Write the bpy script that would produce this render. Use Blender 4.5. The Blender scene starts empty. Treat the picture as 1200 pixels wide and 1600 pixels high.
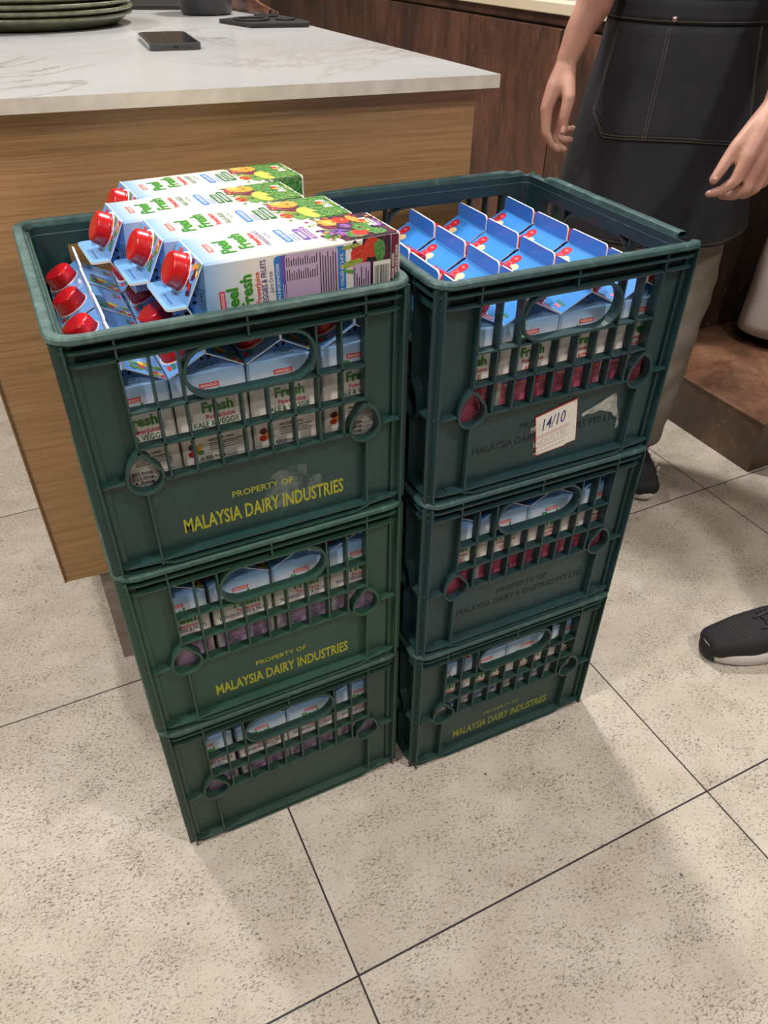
import bpy, math, random
from mathutils import Vector, Matrix, noise
from mathutils.geometry import tessellate_polygon
random.seed(7)
scn = bpy.context.scene
COL = scn.collection
PI = math.pi

# ------------------------------------------------------------------ camera
cam_d = bpy.data.cameras.new('camera')
cam = bpy.data.objects.new('camera', cam_d); COL.objects.link(cam)
cam_d.sensor_fit = 'VERTICAL'; cam_d.sensor_height = 36.0
cam_d.lens = 1170.54 / 1600 * 36.0
cam_d.clip_start = 0.02
cam.rotation_mode = 'XYZ'
cam.location = (0.0027, -0.6178, 1.0562)
cam.rotation_euler = (0.9099, -0.0099, -0.4479)
scn.camera = cam

# ------------------------------------------------------------------ light
w = bpy.data.worlds.new('world'); scn.world = w; w.use_nodes = True
w.node_tree.nodes['Background'].inputs[0].default_value = (1.0, 0.95, 0.9, 1)
w.node_tree.nodes['Background'].inputs[1].default_value = 0.14
scn.view_settings.view_transform = 'Standard'
scn.view_settings.look = 'None'
scn.view_settings.gamma = 1.0
scn.view_settings.use_curve_mapping = False
scn.view_settings.exposure = 0.42

LAMPS = [  # x, y, power, radius
    (0.85, 1.15, 29, 0.10),
    (-0.45, 1.75, 17, 0.11),
    (-1.05, -0.25, 25, 0.14),
    (1.25, -1.25, 20, 0.12),
    (-0.35, -1.75, 10, 0.14),
    (2.3, 2.1, 16, 0.11),
]
CEIL = 2.75
def lamp_light(x, y, power, radius):
    d = bpy.data.lights.new('ceiling_lamp_light', 'AREA'); d.shape = 'DISK'; d.size = radius * 2
    d.energy = power; d.color = (1.0, 0.95, 0.89); d.spread = math.radians(150)
    o = bpy.data.objects.new('ceiling_lamp_light', d); COL.objects.link(o)
    o.location = (x, y, CEIL - 0.03)

# ------------------------------------------------------------------ helpers
def lin(c):
    if isinstance(c, str):
        c = [int(c[i:i+2], 16) / 255 for i in (0, 2, 4)]
    return tuple(((v / 12.92) if v <= 0.04045 else ((v + 0.055) / 1.055) ** 2.4) for v in c) + (1.0,)

MATS = {}
def mat(name, color='808080', rough=0.5, metal=0.0, spec=0.5, coat=0.0):
    m = bpy.data.materials.new(name); m.use_nodes = True
    b = m.node_tree.nodes['Principled BSDF']
    b.inputs['Base Color'].default_value = lin(color)
    b.inputs['Roughness'].default_value = rough
    b.inputs['Metallic'].default_value = metal
    b.inputs['Specular IOR Level'].default_value = spec
    if coat: b.inputs['Coat Weight'].default_value = coat
    MATS[name] = m
    return m

class NT:
    def __init__(s, m): s.t = m.node_tree; s.n = s.t.nodes; s.b = s.n['Principled BSDF']
    def node(s, typ, **kw):
        n = s.n.new(typ)
        for k, v in kw.items():
            if k in n.inputs: n.inputs[k].default_value = v
            else: setattr(n, k, v)
        return n
    def link(s, a, b): s.t.links.new(a, b)
    def coord(s, scale=(1, 1, 1), rot=(0, 0, 0), loc=(0, 0, 0), kind='Object'):
        c = s.n.new('ShaderNodeTexCoord'); m = s.n.new('ShaderNodeMapping')
        m.inputs['Scale'].default_value = scale; m.inputs['Rotation'].default_value = rot; m.inputs['Location'].default_value = loc
        s.link(c.outputs[kind], m.inputs[0]); return m.outputs[0]
    def noise(s, vec, scale, detail=3, rough=0.5, dist=0.0):
        n = s.n.new('ShaderNodeTexNoise'); n.inputs['Scale'].default_value = scale
        n.inputs['Detail'].default_value = detail; n.inputs['Roughness'].default_value = rough; n.inputs['Distortion'].default_value = dist
        s.link(vec, n.inputs['Vector']); return n.outputs['Fac']
    def ramp(s, fac, stops, interp='LINEAR'):
        r = s.n.new('ShaderNodeValToRGB'); r.color_ramp.interpolation = interp
        e = r.color_ramp.elements
        while len(e) < len(stops): e.new(0.5)
        for i, (p, c) in enumerate(stops):
            e[i].position = p; e[i].color = lin(c) if not isinstance(c, (int, float)) else (c, c, c, 1)
        s.link(fac, r.inputs[0]); return r.outputs[0]
    def mix(s, fac, a, b, mode='MIX'):
        m = s.n.new('ShaderNodeMix'); m.data_type = 'RGBA'; m.blend_type = mode
        for i, v in ((0, fac), (6, a), (7, b)):
            if isinstance(v, (int, float)): m.inputs[i].default_value = v
            elif isinstance(v, (str, tuple)): m.inputs[i].default_value = lin(v) if isinstance(v, str) else v
            else: s.link(v, m.inputs[i])
        return m.outputs[2]
    def math(s, op, a, b=0.0, c=None):
        m = s.n.new('ShaderNodeMath'); m.operation = op
        for i, v in enumerate((a, b) if c is None else (a, b, c)):
            if isinstance(v, (int, float)): m.inputs[i].default_value = v
            else: s.link(v, m.inputs[i])
        return m.outputs[0]
    def bump(s, h, strength=0.2, dist=0.002):
        b = s.n.new('ShaderNodeBump'); b.inputs['Strength'].default_value = strength; b.inputs['Distance'].default_value = dist
        s.link(h, b.inputs['Height']); s.link(b.outputs[0], s.b.inputs['Normal'])
    def base(s, c): s.link(c, s.b.inputs['Base Color'])

class MB:
    """collects geometry, links it as ONE mesh object"""
    def __init__(s): s.v = []; s.f = []; s.m = []; s.slots = []; s.sm = []
    def slot(s, m):
        if m not in s.slots: s.slots.append(m)
        return s.slots.index(m)
    def add(s, verts, faces, m, smooth=False):
        o = len(s.v); k = s.slot(m)
        s.v += [tuple(p) for p in verts]
        for f in faces: s.f.append([i + o for i in f]); s.m.append(k); s.sm.append(smooth)
    def box(s, a, b, m):
        x0, y0, z0 = a; x1, y1, z1 = b
        s.add([(x0,y0,z0),(x1,y0,z0),(x1,y1,z0),(x0,y1,z0),(x0,y0,z1),(x1,y0,z1),(x1,y1,z1),(x0,y1,z1)],
              [(0,3,2,1),(4,5,6,7),(0,1,5,4),(1,2,6,5),(2,3,7,6),(3,0,4,7)], m)
    def loops(s, loops, m, closed=True, cap=False, smooth=False):
        """bridge a list of equally long point loops; closed = each loop is a ring"""
        n = len(loops[0]); vs = [p for l in loops for p in l]; fs = []
        for i in range(len(loops) - 1):
            for j in range(n if closed else n - 1):
                k = (j + 1) % n
                fs.append((i*n+j, i*n+k, (i+1)*n+k, (i+1)*n+j))
        if cap:
            fs.append(tuple(range(n))[::-1]); fs.append(tuple((len(loops)-1)*n + i for i in range(n)))
        s.add(vs, fs, m, smooth)
    def prism(s, outline, f0, f1, m, mside=None):
        """outline: 2-D polygon; f0 and f1 map a 2-D point to 3-D front and back"""
        n = len(outline)
        tris = tessellate_polygon([[Vector((p[0], p[1], 0)) for p in outline]])
        a = [f0(p) for p in outline]; b = [f1(p) for p in outline]
        s.add(a, [tuple(t) for t in tris], m); s.add(b, [tuple(t)[::-1] for t in tris], m)
        s.add(a + b, [(i, (i+1) % n, n + (i+1) % n, n + i) for i in range(n)], mside or m)
    def tube(s, pts, r, m, n=8, cap=True, smooth=True):
        rr = r if isinstance(r, (list, tuple)) else [r] * len(pts)
        pts = [Vector(p) for p in pts]; loops = []
        up = Vector((0, 0, 1))
        for i, p in enumerate(pts):
            t = (pts[min(i+1, len(pts)-1)] - pts[max(i-1, 0)]).normalized()
            a = t.cross(up)
            if a.length < 1e-3: a = t.cross(Vector((1, 0, 0)))
            a.normalize(); b = t.cross(a).normalized()
            loops.append([p + (a*math.cos(2*PI*k/n) + b*math.sin(2*PI*k/n)) * rr[i] for k in range(n)])
        s.loops(loops, m, cap=cap, smooth=smooth)
    def lathe(s, prof, m, n=32, c=(0, 0, 0), smooth=True):
        s.loops([[(c[0]+r*math.cos(2*PI*k/n), c[1]+r*math.sin(2*PI*k/n), c[2]+z) for k in range(n)] for r, z in prof], m, smooth=smooth)
    def mesh(s, name):
        me = bpy.data.meshes.new(name); me.from_pydata(s.v, [], s.f)
        for m in s.slots: me.materials.append(m)
        me.polygons.foreach_set('material_index', s.m); me.polygons.foreach_set('use_smooth', s.sm)
        me.update(); return me
    def build(s, name, parent=None):
        o = bpy.data.objects.new(name, s.mesh(name)); COL.objects.link(o)
        if parent: o.parent = parent
        return o

def tag(o, label=None, cat=None, group=None, kind=None):
    for k, v in (('label', label), ('category', cat), ('group', group), ('kind', kind)):
        if v: o[k] = v
    return o
def thing(name, label, cat, loc=(0, 0, 0), rotz=0.0, group=None):
    o = bpy.data.objects.new(name, None); COL.objects.link(o); o.location = loc; o.rotation_euler = (0, 0, rotz)
    o.empty_display_size = 0.05
    return tag(o, label, cat, group)
def place_mesh(name, me, parent=None):
    o = bpy.data.objects.new(name, me); COL.objects.link(o)
    if parent: o.parent = parent
    return o
def bevel(o, w, seg=2):
    b = o.modifiers.new('bevel', 'BEVEL'); b.width = w; b.segments = seg; b.limit_method = 'ANGLE'; return o

TEXT = {}
def text_geo(s, bold=0.0, shear=0.0, res=2):
    key = (s, bold, shear, res)
    if key in TEXT: return TEXT[key]
    c = bpy.data.curves.new('t', 'FONT'); c.body = s; c.size = 1.0; c.offset = bold; c.shear = shear; c.resolution_u = res; c.fill_mode = 'FRONT'
    o = bpy.data.objects.new('t', c); COL.objects.link(o)
    dg = bpy.context.evaluated_depsgraph_get(); me = bpy.data.meshes.new_from_object(o.evaluated_get(dg))
    vs = [tuple(v.co) for v in me.vertices]; fs = [tuple(p.vertices) for p in me.polygons]
    bpy.data.objects.remove(o); bpy.data.curves.remove(c); bpy.data.meshes.remove(me)
    x0 = min(v[0] for v in vs); x1 = max(v[0] for v in vs)
    TEXT[key] = ([(v[0]-x0, v[1]) for v in vs], fs, x1 - x0)
    return TEXT[key]

class Frame:
    """a flat face: origin, reading direction, up direction, outward normal"""
    def __init__(s, o, r, u): s.o = Vector(o); s.r = Vector(r).normalized(); s.u = Vector(u).normalized(); s.n = s.r.cross(s.u)
    def p(s, x, y, e=0.0): return s.o + s.r*x + s.u*y + s.n*e
def text(mb, fr, s, x, y, h, m, width=None, bold=0.0, shear=0.0, e=3e-4, align='L', thick=0.0, res=2, rot=0):
    """h = capital height; width = fitted width"""
    vs, fs, wd = text_geo(s, bold, shear, res)
    sy = h / 0.70; sx = (width / wd) if width else sy
    W_ = wd * sx; ox = x - (W_ if align == 'R' else W_/2 if align == 'C' else 0)
    if rot:   # text turned a quarter, running upward (or downward for -1)
        pts = [fr.p(x - rot*v[1]*sy, y + rot*v[0]*sx, e) for v in vs]
    else:
        pts = [fr.p(ox + v[0]*sx, y + v[1]*sy, e) for v in vs]
    mb.add(pts, fs, m)
def poly(mb, fr, pts, m, e=2e-4):
    tris = tessellate_polygon([[Vector((p[0], p[1], 0)) for p in pts]])
    mb.add([fr.p(x, y, e) for x, y in pts], [tuple(t) for t in tris], m)
def rect(mb, fr, x0, y0, x1, y1, m, e=2e-4): poly(mb, fr, [(x0,y0),(x1,y0),(x1,y1),(x0,y1)], m, e)
def rrect(mb, fr, x0, y0, x1, y1, r, m, e=2e-4):
    pts = []
    for cx, cy, a in ((x1-r, y0+r, -90), (x1-r, y1-r, 0), (x0+r, y1-r, 90), (x0+r, y0+r, 180)):
        for k in range(5): t = math.radians(a + 22.5*k); pts.append((cx+r*math.cos(t), cy+r*math.sin(t)))
    poly(mb, fr, pts, m, e)
def blob(mb, fr, x, y, rx, ry, m, e=3e-4, a=0.0, n=14, jag=0.0, clip=None):
    pts = []
    for k in range(n):
        t = 2*PI*k/n; q = 1 + random.uniform(-jag, jag)
        px, py = rx*q*math.cos(t), ry*q*math.sin(t)
        X = x + px*math.cos(a) - py*math.sin(a); Y = y + px*math.sin(a) + py*math.cos(a)
        if clip: X = min(max(X, clip[0]), clip[2]); Y = min(max(Y, clip[1]), clip[3])
        pts.append((X, Y))
    poly(mb, fr, pts, m, e)

# ------------------------------------------------------------------ materials
def plastic(name, c1, c2, wear=0.35):
    m = mat(name, c1, 0.42); t = NT(m); v = t.coord()
    n = t.noise(v, 9, 4, 0.6)
    col = t.ramp(n, [(0.3, c1), (0.75, c2)])
    geo = t.n.new('ShaderNodeNewGeometry')
    sep = t.n.new('ShaderNodeSeparateXYZ'); t.link(geo.outputs['Normal'], sep.inputs[0])
    fine = t.ramp(t.noise(v, 120, 5, 0.7), [(0.54, 0.0), (0.74, 1.0)])
    big = t.ramp(t.noise(v, 14, 2), [(0.4, 0.0), (0.7, 1.0)])
    f = t.math('MULTIPLY', fine, big); f = t.math('MULTIPLY', f, wear)
    c = t.mix(f, col, '6f8783'); t.base(c)
    t.link(t.ramp(n, [(0.2, 0.33), (0.8, 0.52)]), t.b.inputs['Roughness'])
    t.bump(t.noise(v, 60, 3), 0.12, 0.001)
    return m
def rim_plastic(name, c1, c2):
    m = mat(name, c1, 0.5); t = NT(m); v = t.coord()
    n = t.noise(v, 45, 6, 0.7, 0.6); t.base(t.ramp(n, [(0.35, c1), (0.6, c2), (0.78, '8a9e9a')]))
    t.bump(t.noise(v, 120, 4), 0.35, 0.001); return m
PL = {
    'a': (plastic('dark_teal_plastic', '1c3a39', '284a46'), rim_plastic('worn_teal_rim', '33504e', '4f6b68')),
    'b': (plastic('moss_green_plastic', '234438', '305347', 0.2), rim_plastic('worn_green_rim', '2b4d43', '3b5e54')),
    'c': (plastic('grey_green_plastic', '233d36', '2f4a42', 0.2), rim_plastic('worn_grey_rim', '2b453f', '3b5650')),
    'd': (plastic('blue_green_plastic', '1c3639', '264348', 0.25), rim_plastic('worn_blue_rim', '294649', '3c5a5c')),
    'e': (plastic('deep_green_plastic', '1e3836', '27433f', 0.25), rim_plastic('worn_deep_rim', '2a4745', '3a5754')),
}
mat('yellow_ink', 'a9ad2c', 0.55)
mat('faded_yellow_ink', '8b9433', 0.6)
mat('emboss', '1a2f30', 0.5)
mat('paper_white', 'e9e6e0', 0.5); mat('paper_edge', 'f0efec', 0.6)
mat('ink_black', '1e1d22', 0.6); mat('ink_blue', '27306e', 0.5); mat('ink_red', 'b3322e', 0.5)
mat('faint_grey', 'c3bfb8', 0.6); mat('sticker_pink', 'd8a9a4', 0.6)
m = mat('torn_paper', '9a9c98', 0.8); t = NT(m); t.base(t.ramp(t.noise(t.coord(), 70, 5), [(0.35, '6c716d'), (0.65, 'b3b4af')]))
m = mat('sticker_residue', '5b6a66', 0.7); t = NT(m); t.base(t.ramp(t.noise(t.coord(), 90, 5), [(0.35, '33484a'), (0.7, '6f7c78')]))

# carton board: printed sky blue at the top, white below
m = mat('carton_board', 'e8e4e0', 0.28, coat=0.3); t = NT(m)
c = t.n.new('ShaderNodeTexCoord'); s_ = t.n.new('ShaderNodeSeparateXYZ'); t.link(c.outputs['Object'], s_.inputs[0])
zz = t.math('DIVIDE', s_.outputs['Z'], 0.24)
t.base(t.ramp(zz, [(0.62, 'ebe7e3'), (0.72, 'c9d8ea'), (0.80, '8fb9e6'), (0.88, '6aa4e4')]))
m = mat('slope_blue', '69a6e8', 0.25, coat=0.4)
mat('apple_blue', '3f8fe2', 0.22, coat=0.4); mat('apple_blue_fin', '3c82dc', 0.25, coat=0.4)
mat('fin_blue', '77aee8', 0.28, coat=0.3)
mat('logo_red', 'd8363c', 0.35); mat('apple_red', 'c4232c', 0.3); mat('apple_cream', 'ecd9a6', 0.4)
mat('logo_green', '2f8a35', 0.35); mat('lime', '9cc63a', 0.35); mat('dark_green', '1f6f45', 0.35)
mat('text_purple', '5a4486', 0.4); mat('badge_purple', '6b4fa8', 0.4); mat('lilac', 'c5aacb', 0.4)
mat('badge_blue', '2e7ccb', 0.4); mat('print_pink', 'd36a86', 0.4); mat('navy', '2552a8', 0.4)
mat('maroon', '5a1730', 0.4); mat('orange', 'f0932b', 0.4); mat('orange_rind', 'f8b656', 0.4); mat('yellow', 'f0cb3e', 0.4); mat('tomato', 'd43a2a', 0.35)
mat('aubergine', '40243f', 0.35); mat('violet', '8a4fa3', 0.35); mat('magenta', 'b0254f', 0.35); mat('leaf', '4f8f3a', 0.4)
mat('olive_leaf', '8fa23c', 0.4)
m = mat('foliage_print', '3c7a35', 0.35); t = NT(m)
t.base(t.ramp(t.noise(t.coord(), 330, 4, 0.75), [(0.30, '1f4a22'), (0.48, '3f7d3a'), (0.62, '7fae62'), (0.75, 'b7d19a')]))
m = mat('dark_fruit_print', '3a1d33', 0.35); t = NT(m)
t.base(t.ramp(t.noise(t.coord(), 160, 3, 0.6), [(0.35, '1c1524'), (0.5, '3b1f3a'), (0.62, '6d2540'), (0.75, '7a5a86')]))
def printed(name, a, b, sc=260):
    t = NT(MATS[name]); t.base(t.ramp(t.noise(t.coord(), sc, 4, 0.7, 0.6), [(0.32, a), (0.5, b), (0.68, a)]))
printed('tomato', 'a81f18', 'd8442f'); printed('orange', 'e07c1e', 'f5a646'); printed('yellow', 'd9a928', 'f3d862'); printed('magenta', '8a1742', 'c43a68')
printed('maroon', '3e0f22', '7a2440'); printed('violet', '5b3276', 'a26cb8'); printed('aubergine', '241426', '5a3a62'); printed('olive_leaf', '5f7a2a', 'a9b850'); printed('leaf', '2f6a28', '74a850')
mat('cap_red', 'c40f1a', 0.24, coat=0.4); mat('rust_seed', '8a6a3a', 0.5)

# ------------------------------------------------------------------ milk crate
CW, CD, CH = 0.3385, 0.349, 0.264
WALL, OUT, THK, RAD = 0.014, 0.0035, 0.0020, 0.024
X1, X2 = 0.053, 0.2855
def rr_path(inset, segs=6, length=None):
    """closed rounded rectangle in crate coordinates centred on the origin"""
    hx, hy = CW/2 - inset, CD/2 - inset; r = max(RAD - inset*0.8, 0.006); pts = []
    for cx, cy, a in ((hx-r, -hy+r, -90), (hx-r, hy-r, 0), (-hx+r, hy-r, 90), (-hx+r, -hy+r, 180)):
        for k in range(segs + 1):
            t = math.radians(a + 90*k/segs); pts.append((cx + r*math.cos(t), cy + r*math.sin(t)))
    return pts
def sweep_ring(mb, profile, m):
    """profile: closed loop of (inset, z)"""
    loops = [[(x, y, z) for x, y in rr_path(i)] for i, z in profile + profile[:1]]
    mb.loops(loops, m, smooth=False)
def plate_ring(mb, z0, z1, i0, i1, m): sweep_ring(mb, [(i0, z0), (i0, z1), (i1, z1), (i1, z0)], m)

def wall_side(mb, L, m, org, ax, nz):
    """one wall. L = side length; org = its left corner seen from outside; ax = along; nz = inward"""
    org = Vector(org); ax = Vector(ax); nz = Vector(nz); up = Vector((0, 0, 1))
    def P(x, z, d): return org + ax*x + up*z + nz*d
    a1 = X1 * L / CW; a2 = L - a1; sp = (a2 - a1) / 9; h = THK/2
    d0, d1 = OUT, WALL + 0.002
    def B(x0, x1_, z0, z1, e0=d0, e1=d1):
        vs = [P(x0,z0,e0),P(x1_,z0,e0),P(x1_,z0,e1),P(x0,z0,e1),P(x0,z1,e0),P(x1_,z1,e0),P(x1_,z1,e1),P(x0,z1,e1)]
        mb.add(vs, [(0,3,2,1),(4,5,6,7),(0,1,5,4),(1,2,6,5),(2,3,7,6),(3,0,4,7)], m)
    zt, zb, zr2, zr1 = 0.236, 0.107, 0.145, 0.183
    # drop shaped ring outlines
    def ring(cx, r, tip, n=22):
        pts = []
        for k in range(n):
            t = math.radians(90 + 360*k/n); c, s = math.cos(t), math.sin(t); q = r
            da = abs((k if k <= n/2 else n-k) * 360/n); outer = (k <= n/2) == (cx < L/2); lim = 72 if outer else 36
            if da < lim: q = r + (tip - r) * (1 - da/lim)**1.35
            pts.append((cx + q*c + (0.0015 if cx < L/2 else -0.0015) * (1 if da > 10 else 0), 0.112 + q*s))
        return pts
    R1, R2 = 0.0185, 0.0160
    for cx in (a1, a2):
        o = ring(cx, R1, 0.031); i = ring(cx, R2, 0.025)
        mb.loops([[P(x, z, d0) for x, z in o], [P(x, z, d1) for x, z in o], [P(x, z, d1) for x, z in i], [P(x, z, d0) for x, z in i], [P(x, z, d0) for x, z in o]], m)
    # wall panel: two pillars joined by the lower band, notched round the rings
    xa, xb = 0.0192, L - 0.0192
    n = 22; rgL = ring(a1, R2+0.001, 0.026); rgR = ring(a2, R2+0.001, 0.026)
    # k=0 is the tip, angles run counter-clockwise (towards -x first)
    def cut(rg, leftside):
        seq = rg if leftside else [rg[0]] + rg[:0:-1]   # outer side first
        out = []
        for i_, p in enumerate(seq):
            out.append(p)
            if i_ > n/2 and p[1] >= zb - 0.004: break
        return out
    L_ = cut(rgL, True); R_ = cut(rgR, False)
    outline = [(xa, 0.0008), (xb, 0.0008), (xb, zt), (a2, zt)] + R_ + [(a2 - R2 - 0.004, zb)] + [(a1 + R2 + 0.004, zb)] + L_[::-1] + [(a1, zt), (xa, zt)]
    mb.prism(outline, lambda p: P(p[0], p[1], WALL), lambda p: P(p[0], p[1], WALL + 0.0025), m)
    B(xa, xb, zt, 0.258, WALL, WALL + 0.0025)
    # spandrels round the oval handle
    c0, c1 = a1 + 2*sp, a1 + 7*sp; cz, rz = (zt + zr1)/2, (zt - zr1)/2
    # vertical ribs
    B(a1-h, a1+h, 0.140, 0.256); B(a2-h, a2+h, 0.140, 0.256)
    B(a1-h, a1+h, 0.004, 0.094); B(a2-h, a2+h, 0.004, 0.094)
    B(L/2-h, L/2+h, zt, 0.257); 
    for k in range(1, 9):
        x = a1 + sp*k
        B(x-h, x+h, zb, zt if k in (1, 2, 7, 8) else zr1)
    B(a1, a2, zr1-h, zr1+h); B(a1, a2, zr2-h, zr2+h); B(a1+0.0178, a2-0.0178, zb-h, zb+h)
    # oval handle tube
    o, i = [], []
    for s, cc in ((1, c1 - rz), (-1, c0 + rz)):
        for k in range(13):
            t = math.radians(-90 + 15*k)
            for lst, r in ((o, rz), (i, rz - 0.0028)): lst.append((cc + s*r*math.cos(t)*1.0, cz + s*r*math.sin(t)))
    mb.loops([[P(x, z, d0-0.0012) for x, z in o], [P(x, z, d1) for x, z in o], [P(x, z, d1) for x, z in i], [P(x, z, d0-0.0012) for x, z in i], [P(x, z, d0-0.0012) for x, z in o]], m)
    # corner posts and the half height ribs beside the rings
    for cx in (0.0115, L - 0.0115): B(cx-h, cx+h, 0.001, 0.256, OUT-0.001, WALL)
    B(RAD*0.6, a1 - R1 + 0.0005, 0.112-h, 0.112+h); B(a2 + R1 - 0.0005, L - RAD*0.6, 0.112-h, 0.112+h)
    # skirt between the posts, a little proud and lower
    pts = [(a1-0.022, 0.0115), (a1-0.004, 0.0105), (a1+0.012, 0.004), (a2-0.012, 0.004), (a2+0.004, 0.0105), (a2+0.022, 0.0115)]
    mb.loops([[P(x, z, 0.002) for x, z in pts], [P(x, z-0.002, 0.0025) for x, z in pts], [P(x, z-0.003, WALL) for x, z in pts], [P(x, z+0.0015, WALL) for x, z in pts], [P(x, z, 0.002) for x, z in pts]], m, closed=False)

def crate_shell_mesh(m):
    mb = MB()
    hx, hy = CW/2, CD/2
    wall_side(mb, CW, m, (-hx, -hy, 0), (1, 0, 0), (0, 1, 0))
    wall_side(mb, CW, m, (hx, hy, 0), (-1, 0, 0), (0, -1, 0))
    wall_side(mb, CD, m, (-hx, hy, 0), (0, -1, 0), (1, 0, 0))
    wall_side(mb, CD, m, (hx, -hy, 0), (0, 1, 0), (-1, 0, 0))
    # rounded corner shells
    for sx in (-1, 1):
        for sy in (-1, 1):
            for ii, jj in ((WALL, WALL+0.0025),):
                r0 = RAD*0.55; loops = []
                for inset, zz in ((ii, 0.0008), (ii, 0.258), (jj, 0.258), (jj, 0.0008), (ii, 0.0008)):
                    rr_ = r0 - (inset - ii); l = []
                    for k in range(7):
                        t = math.radians(15*k)
                        cx, cy = hx - ii - r0, hy - ii - r0
                        l.append((sx*(cx + rr_*math.cos(t)), sy*(cy + rr_*math.sin(t)), zz))
                    loops.append(l)
                mb.loops(loops, m, closed=False)
                # solid corner column behind the posts
                qx0, qx1, qc = hx-0.0105, hx-0.0200, 0.0045
                col = [(qx0, hy-0.0200), (qx0, hy-0.0105-qc), (qx0-qc*0.3, hy-0.0105-qc*0.3), (qx0-qc, hy-0.0105), (hx-0.0200, hy-0.0105), (hx-0.0200, hy-0.0130), (hx-0.0160, hy-0.0160), (hx-0.0130, hy-0.0200)]
                mb.loops([[(sx*x, sy*y, 0.0006) for x, y in col], [(sx*x, sy*y, 0.256) for x, y in col]], m, cap=True)
                # mid height corner rib
                pa = [(sx*(hx-OUT-0.02+0.02*math.cos(math.radians(15*k))), sy*(hy-OUT-0.02+0.02*math.sin(math.radians(15*k)))) for k in range(7)]
                pb = [(sx*(hx-WALL-0.0095+0.0095*math.cos(math.radians(15*k))), sy*(hy-WALL-0.0095+0.0095*math.sin(math.radians(15*k)))) for k in range(7)]
                mb.loops([[(x, y, 0.1107) for x, y in pa], [(x, y, 0.1133) for x, y in pa], [(x, y, 0.1133) for x, y in pb], [(x, y, 0.1107) for x, y in pb], [(x, y, 0.1107) for x, y in pa]], m, closed=False)
    plate_ring(mb, 0.0475+0.2, 0.0495+0.2, OUT-0.001, WALL+0.001, m)
    plate_ring(mb, 0.2350, 0.2370, OUT, WALL+0.001, m)
    plate_ring(mb, 0.0095, 0.0115, OUT-0.0005, WALL+0.001, m)
    plate_ring(mb, 0.0004, 0.0020, 0.0065, WALL+0.0015, m)
    return mb.mesh('crate_shell')
def crate_base_mesh(m):
    mb = MB(); hx, hy = CW/2 - WALL - 0.001, CD/2 - WALL - 0.001
    mb.box((-hx, -hy, 0.0035), (hx, hy, 0.006), m)
    for k in range(6):
        x = -hx + 2*hx*(k+0.5)/6; mb.box((x-0.001, -hy, 0.001), (x+0.001, hy, 0.0035), m)
        y = -hy + 2*hy*(k+0.5)/6; mb.box((-hx, y-0.001, 0.001), (hx, y+0.001, 0.0035), m)
    return mb.mesh('crate_base')
def crate_rim_mesh(m, broken=False):
    prof = [(0.0015, 0.2565), (0.0, 0.2585), (0.0005, 0.262), (0.002, 0.2638), (0.009, 0.2638), (0.0105, 0.2625), (0.0125, 0.2535), (0.0145, 0.249), (0.0168, 0.249), (0.015, 0.256), (0.010, 0.2575)]
    mb = MB()
    rnd = random.Random(5)
    base = rr_path(0.0); n = len(base)
    # subdivide the ring so chips can be made
    def dense(inset):
        p = rr_path(inset); out = []
        for i in range(n):
            a, b = p[i], p[(i+1) % n]; q = 24 if math.dist(base[i], base[(i+1) % n]) > 0.1 else 1
            out += [(a[0]+(b[0]-a[0])*k/q, a[1]+(b[1]-a[1])*k/q) for k in range(q)]
        return out
    d0 = dense(0.0); N = len(d0)
    keep = [True]*N; drop = [0.0]*N
    for i, (x, y) in enumerate(d0):
        drop[i] = rnd.uniform(0, 0.0004)
        if broken:
            if x > 0.150 and -0.165 < y < -0.147: keep[i] = False
            if x > CW/2 - 0.06 and y > CD/2 - 0.045: drop[i] = 0.004 + rnd.uniform(-0.004, 0.005)
            if x > CW/2 - 0.003 and y > CD/2 - 0.05: drop[i] += 0.002
    paths = [dense(i_) for i_, z in prof]
    loops = []
    for k, (i_, z) in enumerate(prof + prof[:1]):
        loops.append([(p[0], p[1], z - drop[j] * (1 if z > 0.258 else 0)) for j, p in enumerate(paths[k % len(prof)])])
    vs = [p for l in loops for p in l]; fs = []
    for i in range(len(loops)-1):
        for j in range(N):
            k = (j+1) % N
            if keep[j] and keep[k]: fs.append((i*N+j, i*N+k, (i+1)*N+k, (i+1)*N+j))
    mb.add(vs, fs, m)
    return mb.mesh('crate_rim')

CRATE_MESH = {}
def milk_crate(kind, x, y, z, rot, label, ink=None, broken=False, emboss=False):
    root = thing('milk_crate', label, 'crate', (x, y, z), rot)
    if kind not in CRATE_MESH:
        pm, rm = PL[kind]; CRATE_MESH[kind] = (crate_shell_mesh(pm), crate_base_mesh(pm))
    s, b = CRATE_MESH[kind]
    place_mesh('crate_shell', s, root); place_mesh('crate_base', b, root)
    place_mesh('crate_rim', crate_rim_mesh(PL[kind][1], broken), root)
    fr = Frame((-CW/2, -CD/2 + WALL, 0), (1, 0, 0), (0, 0, 1))
    mb = MB()
    if ink:
        text(mb, fr, 'PROPERTY OF', 0.136, 0.058, 0.0075, ink, 0.067, bold=0.012, e=2.5e-4)
        text(mb, fr, 'MALAYSIA DAIRY INDUSTRIES', 0.082, 0.029, 0.0175, ink, 0.179, bold=0.022, e=2.5e-4)
        mb.build('lettering', root)
    if emboss:
        em = MATS['emboss']
        for e_ in (6e-4, 2e-4):
            text(mb, fr, 'PROPERTY OF', 0.128, 0.068, 0.009, em, 0.082, bold=0.0, e=e_)
            text(mb, fr, 'MALAYSIA DAIRY INDUSTRIES PTE LTD', 0.066, 0.049, 0.010, em, 0.208, bold=0.0, e=e_)
        mb.build('embossed_lettering', root)
    return root, fr

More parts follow.
